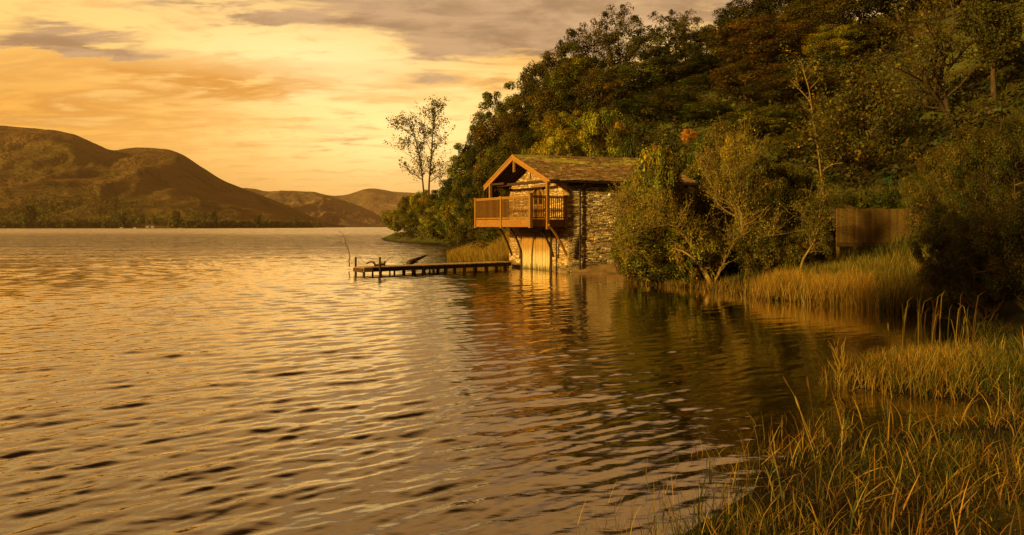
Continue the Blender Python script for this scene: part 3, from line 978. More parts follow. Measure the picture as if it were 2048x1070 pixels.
stick('floating_log', [pp3(817, 526.5, 43.9), pp3(828, 522, 44.6), pp3(838, 517, 45.4), pp3(852, 511, 46.4)], (.20, .06), 'bark', 'dark slanting log rising out of the water behind the jetty', 'log',
      twigs=[([pp3(828, 523, 44.6), pp3(836, 524, 44.2)], .12), ([pp3(845, 514, 46), pp3(858, 509, 46.5)], .05)])
DT = 41.0
stick('drowned_sapling', [pp3(699, 534, DT), pp3(698, 520, DT), pp3(700, 512, DT), pp3(697, 500, DT + .2), pp3(692, 490, DT), pp3(690, 478, DT), pp3(686, 468, DT + .2), pp3(676, 462, DT)], (.035, .010), 'bark',
      'thin crooked sapling standing in open water left of the jetty', 'sapling',
      twigs=[([pp3(690, 488, DT), pp3(680, 491, DT), pp3(670, 480, DT)], .014), ([pp3(697, 500, DT), pp3(696, 486, DT + .3), pp3(694, 476, DT)], .012), ([pp3(698, 520, DT), pp3(692, 524, DT), pp3(686, 531, DT)], .013),
             ([pp3(688, 474, DT), pp3(678, 472, DT), pp3(672, 466, DT)], .010), ([pp3(699, 515, DT), pp3(703, 522, DT), pp3(704, 530, DT)], .012), ([pp3(686, 489, DT), pp3(681, 484, DT), pp3(682, 478, DT)], .009),
             ([pp3(691, 482, DT), pp3(697, 470, DT), pp3(696, 465, DT)], .009)])

# ------------------------------------------------------------------ fence
DF = 30.0
fn = empty('board_fence', (*P2(1674, DF), 0), 0, 'upright brown board fence behind the reed bed', 'fence')
fx0, fx1 = P2(1674, DF)[0], P2(1830, DF)[0]
b = MB(); x = 0.0; rf = random.Random(9)
while x < fx1 - fx0:
    w = rf.uniform(.115, .135); c = rf.uniform(.7, 1.25)
    y = rf.uniform(0, .012); xd = x * .12
    b.box((x, xd + y, 1.86), (w - .01, (w) * .12, 0), (0, .02, 0), (0, 0, 1.46 + rf.uniform(-.012, .02)), (c, c * rf.uniform(.9, 1.05), c)); x += w
link('boards', b.mesh('boards'), M['fence'], fn)
b = MB(); b.box((0, .03, 1.98), (fx1 - fx0, (fx1 - fx0) * .12, 0), (0, .06, 0), (0, 0, .09)); b.box((0, .03, 3.02), (fx1 - fx0, (fx1 - fx0) * .12, 0), (0, .06, 0), (0, 0, .09))
link('rail', b.mesh('rail'), M['fence'], fn)
for k in range(3):
    b = MB(); b.box((k * 1.5 + .05, k * .18 + .1, .6), (.1, 0, 0), (0, .1, 0), (0, 0, 2.7)); link('fence_post', b.mesh('fence_post'), M['fence'], fn)
b = MB(); b.box((0, .005, 1.70), (fx1 - fx0, (fx1 - fx0) * .12, 0), (0, .03, 0), (0, 0, .15), (.5, .5, .5)); link('gravel_board', b.mesh('gravel_board'), M['fence'], fn)
fn2 = empty('rail_fence', (*P2(1605, 31.2), 0), 0, 'low grey post and rail section left of the board fence', 'fence')
b = MB(); L = P2(1672, 31.2)[0] - P2(1605, 31.2)[0]
for z in (2.1, 2.5, 2.9, 3.2): b.box((0, 0, z), (L, 0, 0), (0, .04, 0), (0, 0, .10))
link('rail', b.mesh('rail'), M['bark'], fn2)
for k in range(2):
    b = MB(); b.box((k * (L - .1), .05, .6), (.1, 0, 0), (0, .1, 0), (0, 0, 2.75)); link('fence_post', b.mesh('fence_post'), M['bark'], fn2)

# ------------------------------------------------------------------ trees
def crown_arrays(seed, H, cb, rx, n_cl, per, leaf, cl_r, flat=.62, egg=.0, centers=None, up_bias=.5, fill=.5, aspect=.55, hue=.12):
    """leaf clumps spread through an uneven crown; returns vertices, quads, colours and the clump centres"""
    r = np.random.default_rng(seed)
    if centers is None:
        cz = cb + (H - cb) * .5; rz = (H - cb) * .5
        d = r.normal(size=(n_cl, 3)); d /= np.linalg.norm(d, axis=1)[:, None]
        lob = r.normal(size=(7, 3)); lob /= np.linalg.norm(lob, axis=1)[:, None]
        lf = 0.80 + 0.30 * np.max(np.clip(d @ lob.T, 0, 1) ** 4, axis=1)
        rad = (fill + (1 - fill) * r.random(n_cl) ** .5) * lf
        c = d * rad[:, None] * np.array([rx, rx, rz])
        c[:, :2] *= (1 - egg * np.clip(c[:, 2:3] / rz, -1, 1))
        c[:, 2] += cz
        centers = c
    n_cl = len(centers)
    crs = cl_r * r.uniform(.6, 1.35, n_cl)
    lum = np.exp(r.normal(0, .34, n_cl)); hu = r.normal(0, hue, n_cl)
    N = n_cl * per
    ci = np.repeat(np.arange(n_cl), per)
    d = r.normal(size=(N, 3)); d[:, 2] = d[:, 2] + .35; d /= np.linalg.norm(d, axis=1)[:, None]
    rr = (0.35 + .65 * r.random(N) ** .45) * np.exp(r.normal(0, .10, N))
    pos = centers[ci] + d * (rr * crs[ci])[:, None] * np.array([1, 1, flat])
    nrm = d * .95 + r.normal(size=(N, 3)) * .42 + np.array([0, 0, up_bias]); nrm /= np.linalg.norm(nrm, axis=1)[:, None]
    t = r.normal(size=(N, 3)); t -= nrm * np.sum(t * nrm, 1)[:, None]; t /= np.linalg.norm(t, axis=1)[:, None]
    bt = np.cross(nrm, t)
    L = leaf * r.uniform(.6, 1.35, N)[:, None]
    a = t * L; b = bt * L * aspect
    V = np.stack([pos - a, pos + b - a * .1, pos + a, pos - b - a * .1], 1)
    V[:, 0] -= nrm * L * .15; V[:, 2] -= nrm * L * .18
    V = V.reshape(-1, 3)
    l = lum[ci] * np.exp(r.normal(0, .22, N)); h = hu[ci] + r.normal(0, .07, N)
    col = np.stack([l * (1 + h * 1.2), l * (1 - h * .15), l * (1 - h * .8)], 1).clip(.05, 4)
    col = np.repeat(col, 4, axis=0)
    Q = np.arange(N * 4).reshape(N, 4)
    return V, Q, col, centers


def limb_pts(a, c, r, sag, n=6, wob=.06):
    a = Vector(a); c = Vector(c); L = (c - a).length; pts = []
    off = Vector((r.uniform(-1, 1), r.uniform(-1, 1), 0)) * L * wob
    for i in range(n + 1):
        t = i / n; p = a.lerp(c, t) + Vector((0, 0, 1)) * sag * L * (t * t - t) + off * math.sin(math.pi * t)
        p += Vector((r.uniform(-1, 1), r.uniform(-1, 1), r.uniform(-1, 1))) * L * .018 * (0 < i < n)
        pts.append(p)
    return pts


def proto(kind, seed, H, cb, rx, n_cl, per, leaf, cl_r, trunk_r, stems=1, limbs=22, lean=0.0, twig_r=.02, **kw):
    V, Q, col, cs = crown_arrays(seed, H, cb, rx, n_cl, per, leaf, cl_r, **kw)
    r = random.Random(seed)
    b = MB()
    starts = []
    for k in range(stems):
        an = 2 * math.pi * k / stems + r.uniform(0, .8)
        bx, by = (0, 0) if stems == 1 else (.25 * math.cos(an) * trunk_r * 6, .25 * math.sin(an) * trunk_r * 6)
        sp_ = 0 if stems == 1 else rx * .45
        top = Vector((bx + sp_ * math.cos(an) + lean * H * .3 + r.uniform(-.3, .3), by + sp_ * math.sin(an) + r.uniform(-.3, .3), cb + (H - cb) * .62))
        pts = limb_pts((bx, by, -.5), top, r, .12 if stems > 1 else 0.0, 8, .04)
        tr = trunk_r / math.sqrt(stems)
        b.tube(pts, [tr * (1.25 if i == 0 else 1) * (1 - .78 * i / 8) for i in range(9)], 8)
        starts.append(pts)
    order = list(range(len(cs))); r.shuffle(order)
    for j in order[:limbs]:
        c = Vector(cs[j]); st = r.choice(starts)
        # leave the trunk below the clump
        zt = max(cb * .75, min(c.z - (c.xy.length) * r.uniform(.35, .8), st[-1].z))
        i = min(range(len(st)), key=lambda q: abs(st[q].z - zt)); a = st[max(1, i)]
        rr = trunk_r * .42 * (1 - .6 * i / 8)
        pts = limb_pts(a, c, r, .25, 6)
        b.tube(pts, [rr * (1 - .82 * q / 6) for q in range(7)], 5)
        for w in range(3):                # twigs
            q = pts[r.randint(2, 5)]; e = q + Vector((r.uniform(-1, 1), r.uniform(-1, 1), r.uniform(-.2, 1))) * cl_r * 1.3
            b.tube([q, q.lerp(e, .5) + Vector((0, 0, .05)), e], [twig_r, twig_r * .7, twig_r * .3], 3, cap=False)
    return npmesh(kind + '_crown', V, Q, col), b.mesh(kind + '_trunk', True), H, rx


PR = {
    'broad': [proto('broad', 11, 14, 2.6, 5.2, 96, 250, .14, 1.25, .30, flat=.75, egg=.12), proto('broad', 12, 14, 2.2, 5.4, 100, 250, .14, 1.2, .32, flat=.72, egg=.18),
              proto('broad', 13, 14, 3.0, 4.9, 92, 250, .14, 1.3, .28, flat=.75, egg=.05)],
    'tall': [proto('tall', 21, 16, 3.0, 3.7, 84, 240, .135, 1.05, .24, flat=.7, egg=.2), proto('tall', 22, 16, 2.5, 3.9, 88, 240, .135, 1.1, .25, flat=.65, egg=.1)],
    'airy': [proto('airy', 31, 14, 4.0, 5.0, 78, 75, .15, .85, .22, limbs=60, fill=.35, flat=.8, twig_r=.03), proto('airy', 32, 14, 3.5, 4.8, 78, 80, .15, .8, .22, limbs=60, fill=.35, flat=.8, twig_r=.03)],
    'round': [proto('round', 41, 5, .2, 3.0, 130, 190, .085, .62, .12, stems=5, limbs=30, flat=.75, fill=.75), proto('round', 42, 5, .1, 3.1, 130, 190, .085, .6, .12, stems=5, limbs=30, flat=.7, fill=.7)],
    'shrub': [proto('shrub', 51, 4, .1, 2.3, 80, 150, .085, .55, .08, stems=6, limbs=40, fill=.45, flat=.8), proto('shrub', 52, 4, .0, 2.5, 80, 150, .085, .55, .08, stems=6, limbs=40, fill=.4, flat=.8)],
}
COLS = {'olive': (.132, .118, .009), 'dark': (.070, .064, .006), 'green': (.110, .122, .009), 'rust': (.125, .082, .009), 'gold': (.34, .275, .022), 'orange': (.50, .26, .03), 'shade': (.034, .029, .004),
        'moss': (.235, .205, .016), 'deep': (.060, .072, .008), 'brown': (.108, .088, .008)}  # 'shade' is a darker copy of 'dark', shade put into the leaf colour
used = set(); rt = random.Random(77)


def plant(kind, colour, px, py_top, D, wpx, label, cat='tree', name=None, group=None, base=None, var=None, bark='bark'):
    """a tree whose crown top stands at row py_top and whose crown is wpx photo pixels wide at distance D"""
    x, y = P2(px, D)
    z0 = zg(x, y) if base is None else base
    z0 = max(z0, -.1)
    if colour == 'orange': z0 = ZP(py_top + wpx * .85, D)
    H = ZP(py_top, D) - z0
    pr_ = PR[kind]
    crown, trunk, h0, r0 = pr_[rt.randrange(len(pr_)) if var is None else var]
    sz = H / h0; sx = wpx / F * D / (2.15 * r0)
    t = empty(name or {'round': 'round_bush', 'shrub': 'shrub'}.get(kind, 'broadleaf_tree'), (x, y, z0), rt.uniform(0, 6.28), label, cat, group)
    t.scale = (sx, sx, sz)
    a = link('crown', crown, M['leaf'], t); j = math.exp(rt.uniform(-.12, .12)); c = COLS[colour]
    a.color = (c[0] * j, c[1] * j * rt.uniform(.95, 1.05), c[2] * j, 1)
    link('trunk', trunk, M[bark], t)
    return t


G1 = 'trees on the wooded hillside'
FOREST = [
    # skyline, from the lake up to the right
    ('tall', 'deep', 903, 345, 86, 60, 'low dark green tree at the foot of the wooded slope where it meets the lake'),
    ('tall', 'olive', 925, 292, 88, 75, 'olive green tree on the skyline left of the boathouse gable'),
    ('broad', 'deep', 953, 248, 90, 85, 'dark green tree on the steep skyline above the balcony end'),
    ('tall', 'green', 985, 178, 93, 85, 'bright green tree jutting into the sky above the boathouse gable'),
    ('tall', 'green', 1018, 172, 96, 75, 'second green tree up the skyline, right of the jutting one above the gable'),
    ('airy', 'dark', 1052, 142, 97, 90, 'feathery dark tree breaking the skyline above the boathouse ridge end'),
    ('broad', 'brown', 1082, 112, 99, 100, 'brown tinged tree on the skyline left of the two high airy crowns'),
    ('airy', 'dark', 1118, 84, 101, 90, 'thin dark topped tree on the skyline with a ragged outline'),
    ('tall', 'dark', 1152, 62, 102, 90, 'dark tree on the skyline close left of the first high airy crown'),
    ('airy', 'dark', 1195, 30, 103, 120, 'left half of the highest airy crowns, sky showing through its leaves'),
    ('airy', 'dark', 1240, 14, 104, 110, 'highest airy tree crown on the skyline, with bare looking twigs at its top'),
    ('tall', 'dark', 1290, 62, 100, 90, 'low dark crown in the dip between the two high airy trees'),
    ('airy', 'dark', 1335, 18, 103, 110, 'airy tree right of the skyline dip, sky glinting through its leaves'),
    ('airy', 'brown', 1370, 26, 102, 90, 'airy tree leaning right beside the second high crown'),
    ('broad', 'dark', 1412, 52, 100, 100, 'plain dark crown on the skyline right of the airy trees'),
    ('broad', 'deep', 1455, 26, 100, 110, 'dark green crown on the skyline just below the top edge of the wood'),
    ('broad', 'dark', 1500, -8, 98, 120, 'dark crown where the skyline leaves the top of the picture'),
    ('broad', 'dark', 1565, -50, 98, 140, 'dark crown at the top of the slope, first right of where the sky ends'),
    ('broad', 'brown', 1640, -60, 96, 150, 'dark brown crown along the top of the slope above the yellow leaved tree'),
    ('broad', 'dark', 1720, -80, 96, 150, 'blackish crown along the top of the slope right of the dark brown one'),
    ('broad', 'brown', 1800, -70, 94, 150, 'rust brown crown at the top above the black branching tree'),
    ('broad', 'dark', 1880, -40, 94, 140, 'dark crown at the top edge above the hillside meadow'),
    ('broad', 'dark', 1960, -60, 92, 140, 'dark crown near the top right corner'),
    ('broad', 'deep', 2040, -40, 90, 150, 'dark green crown in the top right corner'),
    # second tier
    ('tall', 'olive', 938, 330, 78, 80, 'olive tree just above the left railing of the balcony'),
    ('broad', 'dark', 968, 262, 82, 90, 'dark leafy tree behind the left slope of the gable'),
    ('broad', 'rust', 1010, 218, 82, 110, 'rusty brown rounded tree above the gable peak'),
    ('tall', 'brown', 1050, 186, 86, 95, 'brown green tree above the boathouse ridge, between the rusty tree and the skyline'),
    ('broad', 'brown', 1105, 150, 86, 130, 'wide brownish tree in the middle of the left slope'),
    ('broad', 'olive', 1160, 112, 90, 120, 'olive tree below the first high airy crowns'),
    ('broad', 'brown', 1205, 132, 84, 120, 'dull brown tree directly above the domed brown bush'),
    ('broad', 'green', 1265, 128, 86, 130, 'mid green tree under the dip in the skyline'),
    ('broad', 'dark', 1330, 112, 88, 120, 'dark tree in shade below the second airy crown'),
    ('tall', 'deep', 1390, 108, 88, 100, 'narrow deep green tree left of the big rust coloured crown'),
    ('broad', 'green', 1420, 150, 78, 120, 'fresh green tree against the left flank of the rust coloured crowns'),
    ('broad', 'rust', 1500, 36, 84, 160, 'large rust brown crown high on the slope, brightest of the autumn crowns'),
    ('broad', 'rust', 1570, 46, 80, 150, 'rust brown crown right of the large autumn one'),
    ('broad', 'moss', 1668, 55, 72, 110, 'yellow green leafed tree high on the slope right of the rust crowns'),
    ('broad', 'brown', 1735, 48, 72, 140, 'dark brown crown between the yellow green tree and the black branching tree'),
    ('broad', 'brown', 1620, 0, 86, 130, 'shaded brown crown behind the yellow green tree'),
    # third tier
    ('tall', 'deep', 950, 352, 70, 85, 'dark green tree filling the gap above the balcony corner post'),
    ('broad', 'olive', 990, 282, 70, 95, 'olive brown tree behind the peak of the gable'),
    ('broad', 'dark', 1035, 250, 68, 95, 'dark tree behind the orange gable board, with a pale stem beside it'),
    ('broad', 'moss', 1125, 218, 68, 110, 'yellowish olive tree above the pale round bush'),
    ('broad', 'deep', 1290, 190, 70, 120, 'shaded deep green tree right of the domed brown bush'),
    ('broad', 'dark', 1345, 175, 66, 110, 'very dark tree above the small orange bush'),
    ('broad', 'green', 1410, 205, 64, 110, 'green tree with layered leaves above the pale branched willow'),
    ('broad', 'rust', 1490, 120, 66, 150, 'rust and olive crown in the middle of the slope'),
    ('broad', 'brown', 1560, 150, 62, 150, 'olive brown spreading crown left of the pale slender trunk'),
    ('broad', 'olive', 1515, 215, 56, 150, 'broad olive crown low on the slope above the upright willow'),
    ('broad', 'brown', 1650, 150, 60, 140, 'brown olive crown right of the pale slender trunk'),
    ('broad', 'olive', 1590, 262, 50, 110, 'low olive tree at the foot of the pale slender trunk'),
]
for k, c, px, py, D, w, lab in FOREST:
    if px > 1500 and c == 'dark': c = 'shade'  # dark crowns on the right take the leaf colour with painted-in shade
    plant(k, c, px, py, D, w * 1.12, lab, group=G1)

G2 = 'bushes behind the boathouse'
for a in [('round', 'gold', 1112, 266, 52, 92, 'pale yellow green round bush just behind the mossy ridge of the roof'),
          ('round', 'moss', 1212, 228, 54, 135, 'large domed olive brown bush rising behind the middle of the roof'),
          ('shrub', 'moss', 1060, 288, 50, 60, 'small olive bush peeping over the roof near the gable peak'),
          ('shrub', 'deep', 1262, 272, 49, 80, 'leafy green bush low behind the roof, right of the domed bush'),
          ('shrub', 'orange', 1377, 256, 43, 36, 'small bright orange bush glowing on the dark slope'),
          ('shrub', 'orange', 1310, 290, 44, 12, 'tiny orange bush left of and below the bright orange one'),
          ('shrub', 'moss', 1320, 282, 45, 90, 'olive bush between the roof end and the bright orange bush'),
          ('shrub', 'green', 1410, 270, 45, 80, 'green bush just right of the bright orange bush'),
          ('shrub', 'gold', 1475, 262, 48, 90, 'yellowish bush behind the top of the upright willow'),
          ('shrub', 'olive', 1365, 300, 43, 90, 'drab olive bush right below the bright orange bush')]:
    plant(*a, cat='bush', group=G2)

# bushes of the headland and behind the jetty
G3 = 'bushes along the headland'
for a in [('round', 'moss', 792, 418, 158, 60, 'outermost bush on the tip of the wooded headland'),
          ('shrub', 'olive', 812, 388, 152, 40, 'taller bush on the headland left of the lone feathery trees'),
          ('round', 'brown', 826, 400, 148, 60, 'brownish bush beneath the lone feathery trees'),
          ('round', 'moss', 850, 386, 140, 70, 'olive bush under the trunks of the lone feathery trees'),
          ('round', 'olive', 838, 420, 128, 70, 'rounded olive bush above the sandy strip of shore'),
          ('round', 'brown', 868, 398, 118, 80, 'brownish olive bush in the middle of the headland'),
          ('round', 'olive', 888, 375, 108, 80, 'dark olive bush where the headland meets the wooded slope'),
          ('round', 'moss', 880, 415, 104, 90, 'yellow olive bush close above the right end of the sandy strip'),
          ('tall', 'deep', 912, 360, 98, 60, 'small dark green tree at the root of the headland'),
          ('round', 'moss', 925, 385, 72, 90, 'large yellow olive bush left of the balcony'),
          ('round', 'olive', 955, 405, 62, 80, 'olive bush half hidden behind the balcony railing'),
          ('shrub', 'brown', 930, 450, 56, 70, 'brownish shrub under the balcony end above the golden grass'),
          ('shrub', 'olive', 985, 455, 52, 80, 'olive shrub behind the curved braces of the balcony')]:
    plant(*a, cat='bush' if a[0] != 'tall' else 'tree', group=G3)


# two feathery trees against the sky
def traced_tree(name, label, cat, D, limbs, leaf_n, leaf, colour, spread=.7, bark='bark', twigs=10, twl=1.0, base_loc=None, seed=1, depth=.5, sub=2, clump=.35, group=None, droop=.0, crown_from=.3):
    """limbs: list of (points [(px, py)], r0, r1). Each limb gets depth of its own, side branches, twigs and leaf clumps"""
    r = random.Random(seed); root = Vector((*P2(limbs[0][0][0][0], D), ZP(limbs[0][0][0][1], D)))
    t = empty(name, root, 0, label, cat, group)
    b = MB(); cen = []
    for li, (pts, r0, r1) in enumerate(limbs):
        dy = 0 if li == 0 else r.uniform(-1, 1) * depth
        n = len(pts); P_ = []
        for i, (px, py) in enumerate(pts):
            DD = D + dy * (i / max(1, n - 1)) * 2 + (r.uniform(-.12, .12) if i else 0)
            P_.append(Vector((*P2(px, DD), ZP(py, DD))) - root)
        # resample smoothly
        Q_ = []
        for i in range(n - 1):
            p0, p1, p2, p3 = P_[max(i - 1, 0)], P_[i], P_[i + 1], P_[min(i + 2, n - 1)]
            for k in range(4):
                u = k / 4
                Q_.append(.5 * ((2 * p1) + (p2 - p0) * u + (2 * p0 - 5 * p1 + 4 * p2 - p3) * u * u + (3 * p1 - p0 - 3 * p2 + p3) * u ** 3))
        Q_.append(P_[-1])
        m = len(Q_)
        b.tube(Q_, [r0 + (r1 - r0) * i / (m - 1) for i in range(m)], 7)
        L = sum((Q_[i + 1] - Q_[i]).length for i in range(m - 1))
        for k in range(int(twigs * L / 3) + 1):
            i = r.randint(int(m * crown_from) if li == 0 else int(m * .15), m - 1); p = Q_[i]; rr = (r0 + (r1 - r0) * i / (m - 1)) * .5
            dirn = Vector((r.uniform(-1, 1), r.uniform(-1, 1), r.uniform(-.15, 1.0) - droop)).normalized()
            along = (Q_[min(i + 1, m - 1)] - Q_[max(i - 1, 0)]).normalized()
            dirn = (dirn + along * .7).normalized(); ln = spread * r.uniform(.5, 1.5) * twl
            q = [p]
            for s_ in range(4):
                dirn = (dirn + Vector((r.uniform(-1, 1), r.uniform(-1, 1), r.uniform(-.6, .9) - droop)) * .30).normalized(); q.append(q[-1] + dirn * ln / 4)
            b.tube(q, [max(rr, .012) * (1 - .75 * j / 4) for j in range(5)], 4, cap=False)
            for _ in range(sub):
                s_ = q[r.randint(1, 4)]; d2 = (dirn + Vector((r.uniform(-1, 1), r.uniform(-1, 1), r.uniform(-.5, .9) - droop)) * .8).normalized(); e = s_ + d2 * ln * r.uniform(.3, .6)
                b.tube([s_, s_.lerp(e, .5) + Vector((0, 0, .03)), e], [max(rr * .4, .008), max(rr * .3, .006), .004], 3, cap=False)
                cen += [e, s_.lerp(e, .5)]
            cen += [q[-1], q[2]]
    link('trunk', b.mesh('trunk', True), M[bark], t)
    cs = np.array([tuple(c) for c in cen])
    rg = np.random.default_rng(seed)
    k = min(len(cs), leaf_n); cs = cs[rg.permutation(len(cs))[:k]]
    V, Q, col, _ = crown_arrays(seed, 1, 0, 1, k, max(3, leaf_n // k), leaf, clump, flat=.9, centers=cs, up_bias=.2)
    a = link('crown', npmesh('crown', V, Q, col), M['leaf'], t); a.color = (*COLS[colour], 1)
    return t


traced_tree('feathery_tree', 'lone feathery tree standing right of its twin on the headland, trunk straight against the sky', 'tree', 124,
            [([(858, 400), (858, 370), (861, 330), (864, 290), (866, 255), (868, 232), (871, 215)], .19, .04), ([(861, 330), (868, 300), (880, 285)], .09, .03), ([(863, 305), (852, 280), (848, 262)], .08, .03),
             ([(865, 262), (876, 250), (890, 262)], .07, .02), ([(866, 250), (858, 235), (850, 228)], .06, .02), ([(860, 345), (874, 330), (894, 345)], .09, .02), ([(858, 365), (872, 355), (885, 352)], .08, .02),
             ([(868, 235), (878, 225), (880, 220)], .05, .02)], 2900, .17, 'olive', spread=1.7, twigs=7, seed=3, depth=1.6, clump=.7, crown_from=.25)
traced_tree('feathery_tree', 'lone feathery tree standing left of its twin on the headland, leaning left', 'tree', 126,
            [([(848, 400), (846, 370), (842, 335), (836, 300), (830, 275), (822, 255), (812, 245)], .17, .04), ([(842, 335), (828, 318), (806, 302)], .09, .02), ([(836, 300), (820, 285), (795, 292)], .08, .02),
             ([(830, 275), (812, 262), (790, 252)], .07, .02), ([(845, 360), (828, 348), (812, 340)], .08, .02), ([(838, 310), (846, 290), (848, 270)], .08, .02), ([(822, 256), (800, 246), (786, 246)], .05, .02)],
            2700, .17, 'olive', spread=1.7, twigs=7, seed=4, depth=1.6, clump=.7, crown_from=.25)

# ---- willows and shrubs at the water by the boathouse
DW = 29.0
traced_tree('leaning_willow', 'bare looking willow at the water with pale branches arching left towards the boathouse', 'tree', DW,
            [([(1428, 585), (1418, 560), (1404, 535), (1393, 510), (1380, 485), (1362, 462), (1340, 440), (1318, 424), (1290, 408), (1262, 412), (1240, 425)], .12, .018),
             ([(1393, 512), (1375, 502), (1350, 497)], .05, .025), ([(1375, 478), (1355, 452), (1320, 452), (1292, 460), (1268, 470)], .05, .012), ([(1340, 440), (1325, 415), (1318, 395)], .04, .01),
             ([(1318, 424), (1290, 432), (1270, 445), (1262, 468)], .035, .01), ([(1355, 455), (1300, 450), (1262, 462), (1270, 500)], .035, .01), ([(1290, 408), (1268, 400), (1245, 398), (1232, 430)], .03, .008),
             ([(1410, 545), (1420, 520), (1432, 495), (1448, 480)], .05, .012), ([(1425, 575), (1440, 540), (1458, 505), (1470, 480)], .06, .012), ([(1400, 530), (1372, 520), (1346, 498)], .045, .02),
             ([(1262, 412), (1240, 440), (1238, 470), (1250, 495)], .02, .006), ([(1404, 536), (1396, 500), (1400, 470), (1386, 440)], .045, .01)],
            6500, .034, 'moss', spread=.75, twigs=34, seed=8, depth=.9, sub=3, clump=.26, bark='willow_bark', crown_from=.35)
traced_tree('upright_willow', 'upright pale stemmed willow forking widely above the water, right of the leaning one', 'tree', DW + .6,
            [([(1496, 590), (1495, 560), (1493, 530), (1490, 500), (1486, 470), (1484, 445), (1480, 420), (1478, 400)], .10, .06),
             ([(1480, 425), (1462, 408), (1440, 392), (1418, 362), (1398, 335)], .05, .01), ([(1477, 402), (1480, 380), (1482, 358), (1494, 332), (1512, 308)], .045, .01), ([(1440, 392), (1438, 360), (1428, 325), (1432, 300)], .035, .01),
             ([(1478, 400), (1470, 380), (1460, 350), (1455, 320)], .03, .008), ([(1493, 510), (1512, 488), (1530, 472), (1552, 470)], .04, .01), ([(1494, 520), (1478, 500), (1462, 492)], .03, .01),
             ([(1482, 358), (1478, 330), (1476, 300), (1480, 275)], .03, .008), ([(1425, 372), (1418, 340), (1412, 310)], .02, .006), ([(1484, 440), (1450, 420), (1432, 400), (1436, 380)], .03, .008),
             ([(1494, 530), (1520, 540), (1545, 530), (1560, 510)], .03, .008)],
            6500, .034, 'moss', spread=.80, twigs=32, seed=9, depth=.9, sub=3, clump=.26, bark='willow_bark', crown_from=.3)
traced_tree('leaning_sapling', 'thin pale sapling bending right beside the rail fence', 'tree', 27.5,
            [([(1600, 545), (1606, 520), (1618, 500), (1630, 478), (1636, 450), (1640, 420)], .05, .02), ([(1630, 478), (1622, 450), (1605, 425)], .025, .008), ([(1636, 455), (1650, 430), (1662, 405)], .02, .006),
             ([(1638, 440), (1630, 410), (1635, 385)], .02, .006)], 3800, .036, 'olive', spread=.7, twigs=20, seed=12, depth=.4, sub=3, clump=.24, bark='willow_bark', crown_from=.35)
traced_tree('broken_branch_snag', 'short pale broken branch end sticking out over the dark bush', 'snag', 28.4,
            [([(1392, 520), (1372, 506), (1358, 500), (1345, 497)], .05, .035)], 60, .03, 'moss', spread=.3, twigs=2, seed=13, clump=.1, bark='pale_bark')
# pale slender trunk on the slope
traced_tree('slender_birch', 'pale slender birch trunk rising tall through the wood behind the rail fence', 'tree', 40,
            [([(1650, 420), (1645, 380), (1641, 340), (1636, 300), (1630, 262), (1624, 220), (1618, 180), (1608, 145), (1602, 122)], .06, .02), ([(1622, 205), (1605, 185), (1580, 160)], .04, .01), ([(1630, 262), (1650, 240), (1672, 228)], .04, .01),
             ([(1618, 180), (1632, 165), (1645, 150)], .03, .01), ([(1638, 320), (1620, 300), (1598, 292)], .04, .01), ([(1641, 345), (1662, 330), (1690, 325)], .04, .01)],
            900, .06, 'moss', spread=.9, twigs=4, seed=15, depth=.8, clump=.35, bark='willow_bark', crown_from=.2)

G4 = 'shrubs at the foot of the slope'
for a in [('shrub', 'moss', 1300, 285, 34.5, 110, 'tall thin olive shrub hiding the right end of the boathouse roof'),
          ('shrub', 'moss', 1268, 372, 34.0, 80, 'yellow green shrub covering the right end of the stone side wall'),
          ('shrub', 'olive', 1345, 335, 36, 100, 'drab shrub behind the arching willow branches'),
          ('shrub', 'brown', 1420, 340, 38, 110, 'brownish shrub behind the fork of the upright willow'),
          ('shrub', 'brown', 1545, 350, 34, 110, 'brown green shrub right of the upright willow'),
          ('shrub', 'olive', 1600, 372, 35, 90, 'olive shrub left of the rail fence'),
          ('shrub', 'dark', 1552, 462, 29.5, 110, 'dark shrub at the water between the upright willow and the bent sapling'),
          ('round', 'dark', 1330, 468, 30.8, 170, 'low dark bush hanging over the water under the arching willow'),
          ('shrub', 'olive', 1262, 455, 32.2, 90, 'olive bush at the right edge of the slipway'),
          ('shrub', 'dark', 1450, 470, 31, 130, 'shadowy bush behind the two willow stems'),
          ('shrub', 'moss', 1385, 440, 29.6, 120, 'tangled yellow olive shrub between the two willow stems, low over the water'),
          ('shrub', 'brown', 1525, 450, 29.0, 110, 'low brown shrub touching the water right of the upright willow'),
          ('shrub', 'moss', 1290, 430, 31.2, 110, 'yellow olive shrub between the slipway and the dark overhanging bush'),
          ('shrub', 'brown', 1590, 470, 28.4, 90, 'sparse low brown shrub under the bent sapling'),
          ('shrub', 'brown', 1630, 430, 30.5, 80, 'sparse brown shrub in front of the rail fence'),
          ('shrub', 'green', 1700, 384, 34, 90, 'green shrub growing above the left end of the board fence'),
          ('shrub', 'deep', 1776, 378, 33, 100, 'dark green shrub growing above the right end of the board fence'),
          ('shrub', 'brown', 1500, 300, 42, 110, 'brown bush on the slope above the upright willow'),
          ('shrub', 'olive', 1560, 320, 44, 100, 'olive bush on the slope left of the pale birch'),
          ('shrub', 'dark', 1700, 325, 48, 100, 'dark bush under the big leaning trunks')]:
    plant(*a, cat='shrub', group=G4)

